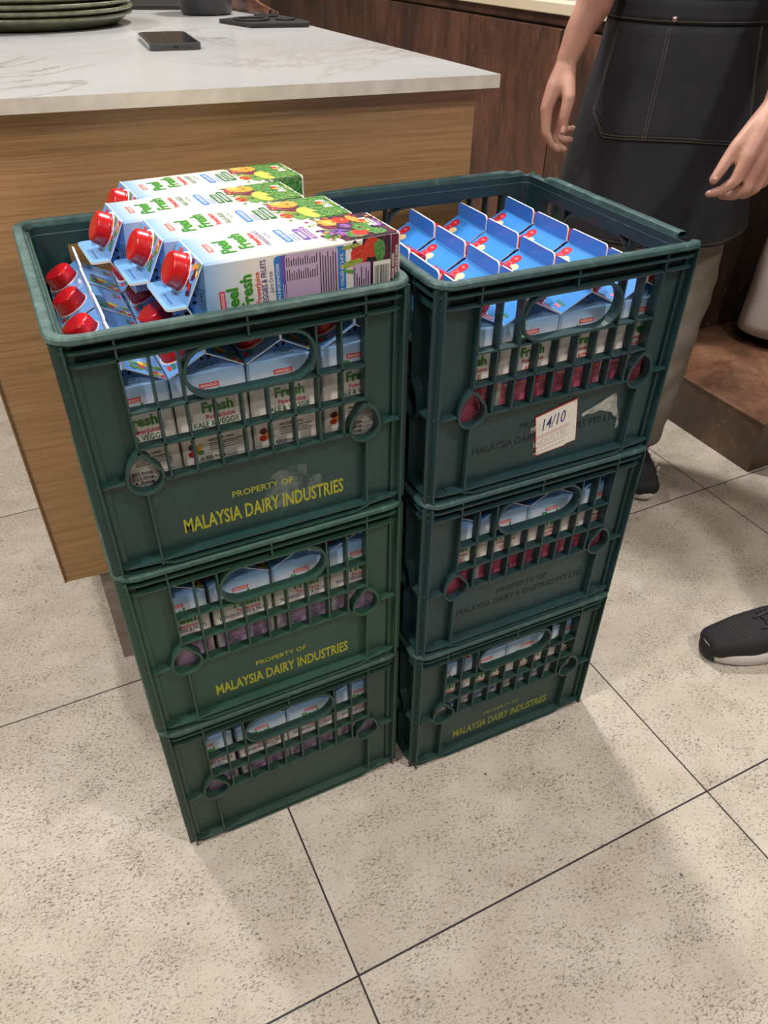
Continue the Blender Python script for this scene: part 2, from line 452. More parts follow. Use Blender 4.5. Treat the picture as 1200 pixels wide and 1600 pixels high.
LX, LY = CW/2, CD/2
rot_r = -0.0126
RO = Vector((0.3462, -0.0249))
def rpos(lx, ly):
    c, s = math.cos(rot_r), math.sin(rot_r); return (RO.x + c*lx - s*ly, RO.y + s*lx + c*ly)
RX, RY = rpos(CW/2, CD/2)

# ------------------------------------------------------------------ setting
# floor: large stone look tiles with thin dark joints
TA = 0.0082
m = mat('stone_floor_tile', 'cfc4b4', 0.42); t = NT(m)
v = t.coord(rot=(0, 0, 0))
c = t.n.new('ShaderNodeTexCoord')
mp = t.n.new('ShaderNodeMapping'); mp.vector_type = 'TEXTURE'
mp.inputs['Location'].default_value = (0.1527, -0.2548, 0); mp.inputs['Rotation'].default_value = (0, 0, TA); mp.inputs['Scale'].default_value = (0.5971, 0.6031, 1)
t.link(c.outputs['Object'], mp.inputs[0])
sp_ = t.n.new('ShaderNodeSeparateXYZ'); t.link(mp.outputs[0], sp_.inputs[0])
def joint(sock):
    f = t.math('FRACT', sock); g = t.math('SUBTRACT', f, 0.5); g = t.math('ABSOLUTE', g)
    return t.math('GREATER_THAN', g, 0.4978)
j = t.math('MAXIMUM', joint(sp_.outputs['X']), joint(sp_.outputs['Y']))
cell = t.n.new('ShaderNodeVectorMath'); cell.operation = 'FLOOR'; t.link(mp.outputs[0], cell.inputs[0])
wn = t.n.new('ShaderNodeTexWhiteNoise'); t.link(cell.outputs[0], wn.inputs['Vector'])
off = t.n.new('ShaderNodeVectorMath'); off.operation = 'MULTIPLY_ADD'; t.link(wn.outputs['Color'], off.inputs[0]); off.inputs[1].default_value = (7, 7, 0); t.link(v, off.inputs[2])
vv = off.outputs[0]
st = t.n.new('ShaderNodeMapping'); st.inputs['Scale'].default_value = (1.0, 1.9, 1); st.inputs['Rotation'].default_value = (0, 0, 0.55); t.link(vv, st.inputs[0])
basec = t.ramp(t.noise(vv, 9, 5, 0.6, 0.4), [(0.3, 'b4aa9d'), (0.5, 'beb5a9'), (0.7, 'c9c1b6')])
n1 = t.noise(st.outputs[0], 210, 5, 0.7, 0.9); n2 = t.noise(st.outputs[0], 12, 3, 0.5)
thr = t.math('ADD', n1, t.math('MULTIPLY', n2, 0.20))
f1 = t.ramp(thr, [(0.635, 0.0), (0.69, 0.55), (0.76, 0.95)])
vo = t.n.new('ShaderNodeTexVoronoi'); vo.inputs['Scale'].default_value = 30; t.link(vv, vo.inputs['Vector'])
vm = t.n.new('ShaderNodeTexVoronoi'); vm.inputs['Scale'].default_value = 30; t.link(vv, vm.inputs['Vector'])
sv = t.n.new('ShaderNodeSeparateColor'); t.link(vm.outputs['Color'], sv.inputs[0])
dots = t.math('MULTIPLY', t.math('LESS_THAN', vo.outputs['Distance'], 0.07), t.math('GREATER_THAN', sv.outputs[0], 0.86))
c1 = t.mix(f1, basec, '5a4d44'); c1 = t.mix(t.math('MULTIPLY', dots, 0.8), c1, '3a3340')
light_flecks = t.ramp(t.noise(st.outputs[0], 90, 3, 0.6), [(0.28, 1.0), (0.36, 0.0)])
c1 = t.mix(t.math('MULTIPLY', light_flecks, 0.35), c1, 'e6dfd3')
c1 = t.mix(j, c1, '2e2a2e'); t.base(c1)
hb = t.math('SUBTRACT', 1.0, t.math('MAXIMUM', f1, j)); t.bump(hb, 0.25, 0.001)
t.link(t.ramp(t.noise(vv, 30, 3), [(0.3, 0.36), (0.7, 0.5)]), t.b.inputs['Roughness'])
mb = MB(); mb.box((-3.4, -3.6, -0.05), (4.0, 5.2, 0.0), m); tag(mb.build('floor'), kind='structure')

mat('ceiling_paint', 'e4e0d8', 0.8); mat('wall_paint', 'b9b0a4', 0.8); mat('lamp_white', 'f2f0ec', 0.4)
mb = MB(); mb.box((-3.4, -3.6, CEIL), (4.0, 5.2, CEIL+0.1), MATS['ceiling_paint']); tag(mb.build('ceiling'), kind='structure')
for nm, a, b in (('wall_left', (-3.5, -3.7, 0), (-3.4, 5.3, CEIL)), ('wall_right', (4.0, -3.7, 0), (4.1, 5.3, CEIL)),
                 ('wall_back', (-3.4, 5.2, 0), (4.0, 5.3, CEIL)), ('wall_front', (-3.4, -3.7, 0), (4.0, -3.6, CEIL))):
    mb = MB(); mb.box(a, b, MATS['wall_paint']); tag(mb.build(nm), kind='structure')
em = bpy.data.materials.new('lamp_diffuser'); em.use_nodes = True
em.node_tree.nodes['Principled BSDF'].inputs['Emission Color'].default_value = (1, 0.93, 0.85, 1)
em.node_tree.nodes['Principled BSDF'].inputs['Emission Strength'].default_value = 8
places = ['behind the counter', 'over the left end of the counter', 'left of the crates', 'right of the camera', 'behind the camera', 'over the rust cabinets']
for (x, y, p, r), pl in zip(LAMPS, places):
    o = thing('ceiling_lamp', 'round white recessed ceiling lamp ' + pl, 'ceiling lamp', (x, y, CEIL), group='recessed ceiling lamps')
    mb = MB(); mb.lathe([(r+0.02, 0.0), (r+0.02, -0.012), (r, -0.012), (r, 0.0)], MATS['lamp_white'], 40); mb.build('lamp_ring', o)
    mb = MB(); mb.lathe([(r, -0.004), (0.0, -0.004)], em, 40); mb.build('diffuser', o)
    lamp_light(x, y, p, r)

# ------------------------------------------------------------------ oak counter with marble top
m = mat('oak_veneer', 'b28a57', 0.45); t = NT(m)
v = t.coord(scale=(0.9, 1, 34)); g = t.noise(v, 5, 6, 0.65, 0.5)
v2 = t.coord(scale=(3, 1, 190)); g2 = t.noise(v2, 4, 3, 0.6)
col = t.ramp(g, [(0.25, '96754d'), (0.45, 'a98459'), (0.6, 'b58f64'), (0.8, 'c29f75')])
col = t.mix(t.ramp(g2, [(0.35, 0.45), (0.5, 0.0)]), col, '7d5b34'); t.base(col); t.bump(g2, 0.1, 0.0005)
m = mat('oak_edge', '8f6a3c', 0.5)
m = mat('marble', 'e6e5e4', 0.10, coat=0.2); t = NT(m)
v = t.coord(scale=(1, 1, 1), rot=(0, 0, 0.5))
vein = t.noise(v, 1.7, 6, 0.62, 1.6); d = t.math('ABSOLUTE', t.math('SUBTRACT', vein, 0.5))
f = t.ramp(d, [(0.0, 0.75), (0.012, 0.25), (0.035, 0.0)])
f = t.math('MULTIPLY', f, t.ramp(t.noise(v, 2.3, 2), [(0.42, 0.0), (0.6, 1.0)]))
t.base(t.mix(f, t.ramp(t.noise(v, 3, 3), [(0.3, 'c0c1c4'), (0.7, 'cecfd2')]), '9b9187'))
m = mat('marble_edge', 'd8d0c0', 0.35); t = NT(m); t.base(t.ramp(t.noise(t.coord(), 40, 4), [(0.3, 'c9c1b2'), (0.7, 'ddd6c8')]))
m = mat('grey_plinth', '8f857a', 0.5); t = NT(m); t.base(t.ramp(t.noise(t.coord(scale=(1,1,4)), 14, 4), [(0.3, '7d7268'), (0.7, '9a9084')]))

HC = 0.908
ctr = thing('counter', 'oak veneer counter on a recessed grey plinth, behind the green crates', 'counter', (0.27, 0.8, 0))
def cpt(x, y): return (x - 0.27, y - 0.8)
def ctr_poly(mb, pts, z0, z1, m, ms=None):
    q = [cpt(*p) for p in pts]; mb.prism(q, lambda p: (p[0], p[1], z1), lambda p: (p[0], p[1], z0), m, ms)
mb = MB(); ctr_poly(mb, [(-0.069, 0.408), (0.607, 0.353), (0.59, 2.15), (-0.069, 2.15)], 0.212, 0.8922, MATS['oak_veneer']); 
fp = mb.build('cabinet_panel', ctr)
mb = MB(); ctr_poly(mb, [(-0.0715, 0.4055), (-0.069, 0.4055), (-0.069, 0.43), (-0.0715, 0.43)], 0.212, 0.89, MATS['oak_edge']); mb.build('edge_strip', ctr)
mb = MB(); ctr_poly(mb, [(-0.018, 0.411), (0.57, 0.365), (0.56, 2.1), (-0.018, 2.1)], 0.0, 0.212, MATS['grey_plinth']); mb.build('plinth', ctr)
mb = MB()
mb.prism([(-0.088, 0.3895), (0.631, 0.331), (0.606, 2.3), (-0.088, 2.3)], lambda p: (p[0], p[1], HC), lambda p: (p[0], p[1], HC-0.0155), MATS['marble'], MATS['marble_edge'])
mtop = mb.build('countertop'); bevel(mtop, 0.002, 2)
tag(mtop, 'white marble countertop with grey veins on the oak counter', 'countertop')

# ------------------------------------------------------------------ rust coloured cabinets
def rust(name, a, b, c, d_, sc=(1.0, 1.0, 0.35), rough=0.4):
    m = mat(name, b, rough); t = NT(m); v = t.coord(scale=sc, loc=(random.random()*5, random.random()*5, 0))
    n = t.noise(v, 5.5, 7, 0.66, 0.5); n2 = t.noise(v, 60, 4, 0.7)
    col = t.ramp(n, [(0.30, a), (0.45, b), (0.56, c), (0.72, d_)])
    sp = t.ramp(n2, [(0.3, 0.5), (0.5, 0.0), (0.72, 0.0)]); col = t.mix(sp, col, '3a2620')
    t.base(t.mix(t.ramp(n2, [(0.60, 0.0), (0.75, 0.35)]), col, 'a98a7c')); return m
RUST = [rust('rust_slab_%s' % k, '2c211e', '4a342c', '664538', '76543f') for k in ('one', 'two', 'three')]
DARKR = rust('dark_rust_slab', '1d1716', '2b201d', '3a2822', '4a342b')
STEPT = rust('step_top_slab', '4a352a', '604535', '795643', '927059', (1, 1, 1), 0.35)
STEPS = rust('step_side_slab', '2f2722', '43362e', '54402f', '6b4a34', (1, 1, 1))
mat('gap_black', '141010', 0.7); mat('cream_top', 'd9cdb4', 0.35)
cab = thing('rust_cabinet', 'rust brown stone-look cabinet run behind the person in the black apron', 'cabinet', (1.5, 2.6, 0))
CX = 1.5
mb = MB(); mb.box((0.012, -1.76, 0.0), (0.62, 2.4, 0.878), DARKR); mb.build('carcass', cab)
ys = [0.86, 1.356, 1.85, 2.34, 2.83, 3.33, 3.83, 4.33]
for i in range(7):
    mb = MB(); mb.box((-0.008, ys[i]+0.003-2.6, 0.10), (0.012, ys[i+1]-0.003-2.6, 0.846), RUST[i % 3]); bevel(mb.build('door', cab), 0.0015, 1)
mb = MB(); mb.box((0.001, 0.85-2.6, 0.853), (0.012, 4.9-2.6, 0.878), RUST[1]); mb.build('top_rail', cab)
mb = MB(); mb.box((1.485, 0.82, 0.878), (2.15, 5.0, 0.905), MATS['cream_top']); o = mb.build('countertop'); bevel(o, 0.002)
tag(o, 'cream countertop on the rust brown cabinets', 'countertop')
# wrapped goods on the cream top
m = mat('clear_film', 'c9cdd2', 0.15, coat=0.5)
mb = MB(); rnd = random.Random(3); N = 26
grid = [[(1.56 + 0.32*i/N, 1.30 + 0.42*k/N, 0.9055 + (0.03*math.sin(PI*i/N)*math.sin(PI*k/N))**1 * (0.6 + 0.9*abs(noise.noise(Vector((i*0.55, k*0.4, 0)))))) for i in range(N+1)] for k in range(N+1)]
mb.loops(grid, m, closed=False, smooth=False)
tag(mb.build('plastic_packet'), 'crumpled clear plastic packet lying on the cream countertop', 'packet')

# dark end wall and the low step
mb = MB(); mb.box((2.13, 0.845, 0), (4.0, 0.90, 2.3), DARKR); tag(mb.build('wall_side'), kind='structure')
stp = thing('step', 'low rust brown stone-look step on the tiled floor at right', 'step', (1.9, 0.6, 0))
mb = MB(); mb.box((1.489-1.9, 0.367-0.6, 0.0), (2.9-1.9, 0.838-0.6, 0.134), STEPS); mb.build('step_base', stp)
mb = MB(); mb.box((1.485-1.9, 0.363-0.6, 0.134), (2.9-1.9, 0.838-0.6, 0.141), STEPT); bevel(mb.build('step_tread', stp), 0.0012, 1)

# ------------------------------------------------------------------ crates
for args in (
    ('c', LX, LY, 0.0, 0.002, 'grey-green crate at the bottom of the left stack, no yellow lettering', None),
    ('b', LX, LY, CH, -0.002, 'moss green crate in the middle of the left stack, with yellow lettering', MATS['yellow_ink']),
    ('a', LX, LY, 2*CH, 0.0, 'dark green crate on top of the left stack, with lying cartons heaped in it', MATS['yellow_ink'])):
    r_, fr_ = milk_crate(*args)
top_left_crate, tl_frame = r_, fr_
r_, fr_ = milk_crate('e', RX, RY, 0.0, rot_r - 0.003, 'green crate at the bottom of the right stack, with small yellow lettering', MATS['faded_yellow_ink'])
r_, fr_ = milk_crate('d', RX, RY, CH, rot_r + 0.002, 'blue-green crate in the middle of the right stack, with embossed lettering only', None, emboss=True)
top_right_crate, tr_frame = milk_crate('d', RX, RY, 2*CH, rot_r, 'blue-green crate on top of the right stack, with a paper price sticker and chipped rim', None, broken=True, emboss=True)

# sticker residue over the yellow lettering of the top left crate
mb = MB(); rs = random.Random(2); pts = []
for k in range(26):
    a = 2*PI*k/26; q = 1 + rs.uniform(-0.22, 0.22); pts.append((0.200 + 0.030*q*math.cos(a), 0.052 + 0.026*q*math.sin(a)))
poly(mb, tl_frame, pts, MATS['sticker_residue'], 1.2e-4); mb.build('sticker_residue', top_left_crate)['label'] = 'scuffed grey glue patch behind the lettering'
# price sticker
mb = MB()
S = [(0.147, 0.081), (0.2055, 0.0945), (0.2125, 0.045), (0.2135, 0.033), (0.200, 0.031), (0.198, 0.029), (0.156, 0.0245)]
poly(mb, tr_frame, S, MATS['ink_red'], 9e-4)
cxs = sum(p[0] for p in S)/7; czs = sum(p[1] for p in S)/7
poly(mb, tr_frame, [(cxs+(x-cxs)*0.965, czs+(y-czs)*0.955) for x, y in S], MATS['paper_white'], 10e-4)
fs = Frame(tr_frame.p(0.147, 0.024, 0), (0.974, 0, 0.175), (-0.16, 0, 1)); fs = Frame(tr_frame.p(0.149, 0.026), (0.978, 0, 0.21), (-0.21, 0, 0.978))
for k, (yy, wd) in enumerate(((0.0075, 0.050), (0.021, 0.054), (0.0235, 0.054))):
    rect(mb, fs, 0.003, yy, 0.003+wd, yy+0.0006, MATS['ink_red'], 11e-4)
for k in range(9): rect(mb, fs, 0.004+k*0.0052, 0.0005, 0.0075+k*0.0052, 0.0021, MATS['sticker_pink'], 11e-4)
text(mb, fs, 'INDUSTRI', 0.005, 0.0105, 0.008, MATS['faint_grey'], 0.046, e=11e-4)
text(mb, fs, 'PRO', 0.003, 0.034, 0.008, MATS['faint_grey'], 0.014, e=11e-4)
text(mb, fs, '14/10', 0.018, 0.030, 0.016, MATS['ink_blue'], 0.034, bold=0.005, shear=0.35, e=12e-4)
mb.build('price_sticker', top_right_crate)['label'] = 'white paper sticker with a red border and handwritten 14/10'
mb = MB()
poly(mb, tr_frame, [(0.2155, 0.0695), (0.235, 0.0765), (0.262, 0.088), (0.2655, 0.086), (0.2685, 0.07), (0.276, 0.052), (0.279, 0.036), (0.274, 0.034), (0.2725, 0.05), (0.268, 0.054), (0.262, 0.061), (0.254, 0.064), (0.244, 0.068), (0.232, 0.0655), (0.224, 0.067), (0.2175, 0.0645)], MATS['torn_paper'], 8e-4)
mb.build('torn_sticker', top_right_crate)['label'] = 'torn grey remnant of a paper sticker'

# ------------------------------------------------------------------ juice cartons
WC, HS, HR, HF = 0.0715, 0.1925, 0.2115, 0.2300
def face_frames():
    h = WC/2
    return {'-y': Frame((0, -h, 0), (1, 0, 0), (0, 0, 1)), '+y': Frame((0, h, 0), (-1, 0, 0), (0, 0, 1)),
            '-x': Frame((-h, 0, 0), (0, -1, 0), (0, 0, 1)), '+x': Frame((h, 0, 0), (0, 1, 0), (0, 0, 1))}
def logo(mb, fr, big):
    M = MATS
    if big:
        rect(mb, fr, -0.012, 0.1735, 0.012, 0.1805, M['paper_white'], 2.5e-4); rect(mb, fr, -0.0113, 0.1742, 0.0113, 0.1798, M['logo_red'], 3.2e-4)
        text(mb, fr, 'MARIGOLD', 0, 0.1752, 0.0034, M['paper_white'], 0.019, bold=0.02, e=4e-4, align='C')
        for dx, mm, e in ((0.0007, 'lime', 2.6e-4), (0.0, 'logo_green', 3.6e-4)):
            text(mb, fr, 'Peel', -0.020+dx, 0.157-dx, 0.0125, M[mm], 0.034, bold=0.03, e=e)
            text(mb, fr, 'Fresh', -0.015+dx, 0.139-dx, 0.0125, M[mm], 0.042, bold=0.03, e=e)
        text(mb, fr, 'PowerJuice', -0.012, 0.1285, 0.0058, M['logo_red'], 0.036, bold=0.02)
    else:
        rect(mb, fr, -0.010, 0.177, 0.009, 0.182, M['logo_red'], 3.0e-4)
        text(mb, fr, 'MARIGOLD', -0.0005, 0.1782, 0.0027, M['paper_white'], 0.016, bold=0.02, e=4e-4, align='C')
        for dx, mm, e in ((0.0005, 'lime', 2.6e-4), (0.0, 'logo_green', 3.6e-4)):
            text(mb, fr, 'Peel', -0.014+dx, 0.165-dx, 0.0105, M[mm], 0.024, bold=0.03, e=e)
            text(mb, fr, 'Fresh', -0.011+dx, 0.1515-dx, 0.0105, M[mm], 0.031, bold=0.03, e=e)
        text(mb, fr, 'PowerJuice', -0.008, 0.1435, 0.0048, M['logo_red'], 0.029, bold=0.02)
def hatch_lines(mb, fr, x0, x1, y0, y1, n, m, h=0.0007, ragged=0.4, e=4.5e-4):
    r = random.Random(n)
    for k in range(n):
        y = y0 + (y1-y0)*k/max(n-1, 1); rect(mb, fr, x0, y, x0 + (x1-x0)*(1 - ragged*r.random()), y+h, m, e)
def healthier_logo(mb, fr, x, y):
    rect(mb, fr, x-0.013, y-0.0045, x+0.013, y+0.0045, MATS['paper_white'], 6e-4)
    for k, mm in enumerate(('leaf', 'orange', 'tomato')): blob(mb, fr, x-0.004+0.005*k, y+0.0035, 0.0036, 0.0036, MATS[mm], 6.6e-4 + k*5e-5)
    text(mb, fr, 'HEALTHIER CHOICE', x, y-0.003, 0.0022, MATS['dark_green'], 0.022, bold=0.02, e=8e-4, align='C')
def front_print(mb, fr, kind):
    M = MATS; h = WC/2 - 0.0006
    logo(mb, fr, True)
    if kind == 'purple':
        text(mb, fr, 'POWERVEGGIES & FRUITS', 0.006, 0.1215, 0.0045, M['text_purple'], 0.044, bold=0.01, align='C')
        text(mb, fr, 'Juice Drink', 0.010, 0.1155, 0.0034, M['text_purple'], 0.018, align='C')
        rrect(mb, fr, -0.016, 0.100, 0.022, 0.1075, 0.002, M['badge_blue'], 3e-4); text(mb, fr, 'NO SUGAR ADDED', 0.003, 0.1018, 0.004, M['paper_white'], 0.033, bold=0.02, e=4e-4, align='C')
        hatch_lines(mb, fr, -0.016, 0.018, 0.0935, 0.0965, 2, M['badge_blue'])
        rrect(mb, fr, -0.018, 0.083, 0.016, 0.0905, 0.002, M['badge_purple'], 3e-4); text(mb, fr, 'VITAMIN C', -0.001, 0.085, 0.004, M['paper_white'], 0.024, bold=0.02, e=4e-4, align='C')
        rrect(mb, fr, -0.018, 0.0765, 0.020, 0.0815, 0.0015, M['violet'], 3e-4); text(mb, fr, 'ANTIOXIDANTS', 0.001, 0.0776, 0.003, M['paper_white'], 0.030, e=4e-4, align='C')
        rect(mb, fr, -h, 0.002, h, 0.046, M['dark_fruit_print'], 2.2e-4)
        blob(mb, fr, 0.0, 0.05, h*0.98, 0.012, M['dark_fruit_print'], 2.4e-4, n=24, jag=0.25, clip=(-h, 0, h, 0.08))
        for k, (x, y, rx, ry, a, mm) in enumerate((
            (-0.018, 0.064, 0.007, 0.008, 0, 'foliage_print'), (-0.012, 0.056, 0.016, 0.005, 0.9, 'violet'), (-0.004, 0.056, 0.016, 0.004, 1.2, 'badge_purple'),
            (0.012, 0.054, 0.013, 0.009, 0.2, 'maroon'), (0.020, 0.050, 0.012, 0.009, 0.4, 'orange'), (0.020, 0.050, 0.009, 0.004, 0.4, 'orange_rind'),
            (-0.022, 0.040, 0.010, 0.010, 0, 'foliage_print'), (-0.020, 0.034, 0.009, 0.009, 0, 'tomato'), (0.004, 0.037, 0.011, 0.011, 0, 'aubergine'), (0.004, 0.039, 0.006, 0.004, 0.4, 'violet'),
            (0.022, 0.036, 0.010, 0.008, 0.3, 'tomato'), (-0.006, 0.026, 0.012, 0.009, 0, 'foliage_print'), (0.018, 0.022, 0.014, 0.005, 0.2, 'orange'),
            (-0.022, 0.018, 0.010, 0.009, 0, 'foliage_print'), (0.0, 0.010, 0.012, 0.006, 0, 'violet'))):
            blob(mb, fr, x, y, rx, ry, M[mm], 2.8e-4 + k*2e-5, a, 18, 0.12, (-h, 0.001, h, 0.08))
    else:
        ap = kind == 'apple'
        text(mb, fr, 'APPLE' if ap else 'KALE & VEGGIE', 0.006, 0.1185, 0.0055, M['logo_red' if ap else 'dark_green'], 0.020 if ap else 0.034, bold=0.01, align='C')
        text(mb, fr, 'Juice Drink', 0.010, 0.1125, 0.0034, M['dark_green'], 0.018, align='C')
        rrect(mb, fr, -0.018, 0.098, 0.022, 0.1055, 0.002, M['badge_blue'], 3e-4); text(mb, fr, 'NO SUGAR ADDED', 0.002, 0.0998, 0.004, M['paper_white'], 0.033, bold=0.02, e=4e-4, align='C')
        hatch_lines(mb, fr, -0.018, 0.016, 0.0915, 0.0945, 2, M['badge_blue'])
        rrect(mb, fr, -0.019, 0.082, 0.016, 0.0895, 0.002, M['dark_green'], 3e-4); text(mb, fr, 'VITAMINS A, B & E', -0.0015, 0.084, 0.0036, M['paper_white'], 0.030, bold=0.02, e=4e-4, align='C')
        rrect(mb, fr, -0.019, 0.0735, 0.022, 0.0805, 0.002, M['dark_green'], 3e-4); text(mb, fr, 'ANTIOXIDANTS', 0.0015, 0.0755, 0.0036, M['paper_white'], 0.030, bold=0.02, e=4e-4, align='C')
        rect(mb, fr, -h, 0.002, h, 0.040, M['foliage_print'], 2.2e-4)
        blob(mb, fr, 0.0, 0.042, h*0.98, 0.016, M['foliage_print'], 2.4e-4, n=26, jag=0.3, clip=(-h, 0, h, 0.08))
        for k, (x, y, rx, ry, a, mm) in enumerate((
            (0.016, 0.062, 0.014, 0.009, 0.3, 'magenta'), (0.004, 0.058, 0.016, 0.004, 1.1, 'maroon'), (-0.004, 0.060, 0.014, 0.002, 1.2, 'olive_leaf'), (-0.016, 0.063, 0.008, 0.007, 0.3, 'tomato'),
            (0.004, 0.050, 0.011, 0.009, 0, 'maroon'), (0.020, 0.050, 0.0115, 0.0115, 0, 'orange'), (0.020, 0.050, 0.009, 0.009, 0, 'orange_rind'), (0.020, 0.050, 0.0075, 0.0075, 0, 'orange'),
            (0.026, 0.060, 0.006, 0.006, 0, 'orange_rind'), (-0.010, 0.040, 0.013, 0.009, 0.2, 'yellow'), (-0.024, 0.040, 0.010, 0.006, 0.5, 'yellow'), (-0.026, 0.053, 0.008, 0.006, 0.2, 'leaf'))):
            blob(mb, fr, x, y, rx, ry, M[mm], 2.8e-4 + k*2e-5, a, 18, 0.10, (-h, 0.001, h, 0.08))
    rs_ = random.Random(21 if kind == 'purple' else 22)
    pal = ['maroon', 'violet', 'tomato', 'leaf', 'orange', 'aubergine', 'dark_fruit_print', 'olive_leaf', 'magenta'] if kind == 'purple' else ['foliage_print', 'leaf', 'olive_leaf', 'foliage_print', 'yellow', 'maroon', 'leaf', 'dark_green', 'orange_rind']
    for k in range(70):
        yy = 0.072*rs_.random()**1.3
        if kind != 'purple' and yy < 0.034: mm = rs_.choice(['leaf', 'olive_leaf', 'foliage_print', 'dark_green'])
        else: mm = rs_.choice(pal)
        blob(mb, fr, rs_.uniform(-h, h), yy, rs_.uniform(0.0008, 0.0030), rs_.uniform(0.0006, 0.0022), M[mm], 5.4e-4 + k*4e-6, rs_.random()*3, 9, 0.25, (-h, 0.001, h, 0.076))
    for k in range(14):   # thin herb stalks over the white
        x = rs_.uniform(-h*0.9, h*0.9); y = rs_.uniform(0.055, 0.070)
        blob(mb, fr, x, y, 0.0055, 0.0005, M[rs_.choice(['olive_leaf', 'leaf'])], 5.8e-4 + k*4e-6, rs_.uniform(0.7, 2.4), 8, 0.1, (-h, 0.001, h, 0.08))
    healthier_logo(mb, fr, 0.006, 0.013)
def side_print(mb, fr, kind):
    M = MATS; h = WC/2 - 0.0006
    logo(mb, fr, False)
    if kind == 'kale':
        text(mb, fr, 'KALE & VEGGIE', 0.002, 0.1355, 0.0058, M['dark_green'], 0.046, bold=0.02, align='C')
        text(mb, fr, 'Juice Drink', 0.010, 0.1285, 0.004, M['dark_green'], 0.022, align='C')
        text(mb, fr, 'HEALTHIER LIVING', 0.004, 0.1185, 0.0028, M['ink_black'], 0.026, bold=0.02, align='C')
        hatch_lines(mb, fr, -0.009, 0.028, 0.1085, 0.1155, 4, M['ink_black'], 0.0006)
        for k, (x, y, r, mm) in enumerate(((-0.022, 0.112, 0.005, 'orange'), (-0.026, 0.116, 0.004, 'maroon'), (-0.018, 0.115, 0.003, 'yellow'), (-0.018, 0.108, 0.003, 'leaf'), (-0.027, 0.108, 0.004, 'tomato'))):
            blob(mb, fr, x, y, r, r*0.9, M[mm], 3e-4+k*3e-5, n=12, jag=0.15)
        for k in range(7):
            y = 0.098 - k*0.0055; rect(mb, fr, -0.028, y, 0.028, y+0.0004, M['ink_black'], 3e-4)
            text(mb, fr, ('A 420.0mcg', 'C 125.0mg', 'E 4.5mg', 'B1 0.6mg', 'B6 0.7mg', 'B12 1.2mcg', 'D 2.5mcg')[k], -0.020, y+0.0012, 0.003, M['ink_black'], 0.026, bold=0.02)
        blob(mb, fr, 0, 0.036, h*0.98, 0.012, M['foliage_print'], 2.4e-4, n=26, jag=0.3, clip=(-h, 0, h, 0.06))
        rect(mb, fr, -h, 0.002, h, 0.032, M['foliage_print'], 2.2e-4)
    else:
        ap = kind == 'apple'; tm = M['print_pink' if ap else 'lilac']; tx = M['logo_red' if ap else 'text_purple']
        if ap: text(mb, fr, 'APPLE', -0.004, 0.134, 0.0058, tx, 0.018, bold=0.02)
        else: text(mb, fr, 'POWERVEGGIES & FRUITS', 0.001, 0.1368, 0.0052, tx, 0.060, bold=0.02, align='C')
        text(mb, fr, 'Juice Drink', 0.010, 0.1310, 0.0038, tx, 0.020, align='C')
        rrect(mb, fr, -0.032, 0.058, 0.032, 0.1290, 0.004, M['navy' if ap else 'badge_blue'], 2.6e-4)
        text(mb, fr, 'NUTRITION INFORMATION', 0.0, 0.1245, 0.003, M['paper_white'], 0.050, bold=0.02, e=4e-4, align='C')
        rect(mb, fr, -0.032, 0.110, 0.032, 0.1225, M['apple_red' if ap else 'badge_purple'], 3.2e-4)
        hatch_lines(mb, fr, -0.030, 0.028, 0.1195, 0.1212, 2, M['paper_white'], 0.0005)
        rrect(mb, fr, -0.032, 0.066, 0.032, 0.1185, 0.003, tm, 3.4e-4)
        hatch_lines(mb, fr, -0.029, -0.008, 0.087, 0.1165, 14, M['ink_black'], 0.0008, 0.6)
        hatch_lines(mb, fr, 0.008, 0.019, 0.087, 0.1165, 14, M['ink_black'], 0.0008, 0.5)
        hatch_lines(mb, fr, 0.021, 0.030, 0.087, 0.1165, 14, M['ink_black'], 0.0008, 0.5)
        hatch_lines(mb, fr, -0.029, 0.030, 0.068, 0.0835, 7, M['ink_black'], 0.0009, 0.15)
        text(mb, fr, 'BEST KEPT CHILLED AT 2-4\u00b0C', 0, 0.0605, 0.003, M['paper_white'], 0.050, bold=0.02, e=4e-4, align='C')
        if ap:
            rect(mb, fr, -h, 0.002, h, 0.046, M['apple_red'], 2.2e-4); blob(mb, fr, -0.015, 0.036, 0.012, 0.011, M['tomato'], 2.8e-4)
        else:
            rect(mb, fr, -h, 0.010, h, 0.040, M['dark_fruit_print'], 2.2e-4)
            blob(mb, fr, 0, 0.041, h*0.98, 0.011, M['dark_fruit_print'], 2.4e-4, n=26, jag=0.3, clip=(-h, 0, h, 0.06))
            for k, (x, y, rx, ry, a, mm) in enumerate(((0.020, 0.044, 0.010, 0.009, 0, 'tomato'), (0.026, 0.030, 0.009, 0.010, 0, 'tomato'), (0.014, 0.052, 0.003, 0.012, 0.15, 'olive_leaf'), (0.006, 0.050, 0.0018, 0.013, -0.2, 'leaf'), (0.030, 0.052, 0.0018, 0.010, 0.1, 'olive_leaf'), (0.022, 0.022, 0.011, 0.006, 0.1, 'foliage_print'))):
                blob(mb, fr, x, y, rx, ry, M[mm], 2.8e-4+k*2e-5, a, 16, 0.1, (-h, 0.0, h, 0.07))
            rrect(mb, fr, -0.033, 0.032, 0.013, 0.050, 0.002, tm, 5e-4)
            hatch_lines(mb, fr, -0.031, 0.011, 0.034, 0.0485, 7, M['ink_black'], 0.0009, 0.5, 6e-4)
        rect(mb, fr, -0.030, 0.0105, 0.012, 0.029, M['paper_white'], 4e-4)
        r = random.Random(9); y = 0.0125
        while y < 0.0275:
            d_ = r.choice((0.0004, 0.0007, 0.001)); rect(mb, fr, -0.028, y, 0.008, y+d_, M['ink_black'], 5e-4); y += d_ + r.choice((0.0005, 0.0008))
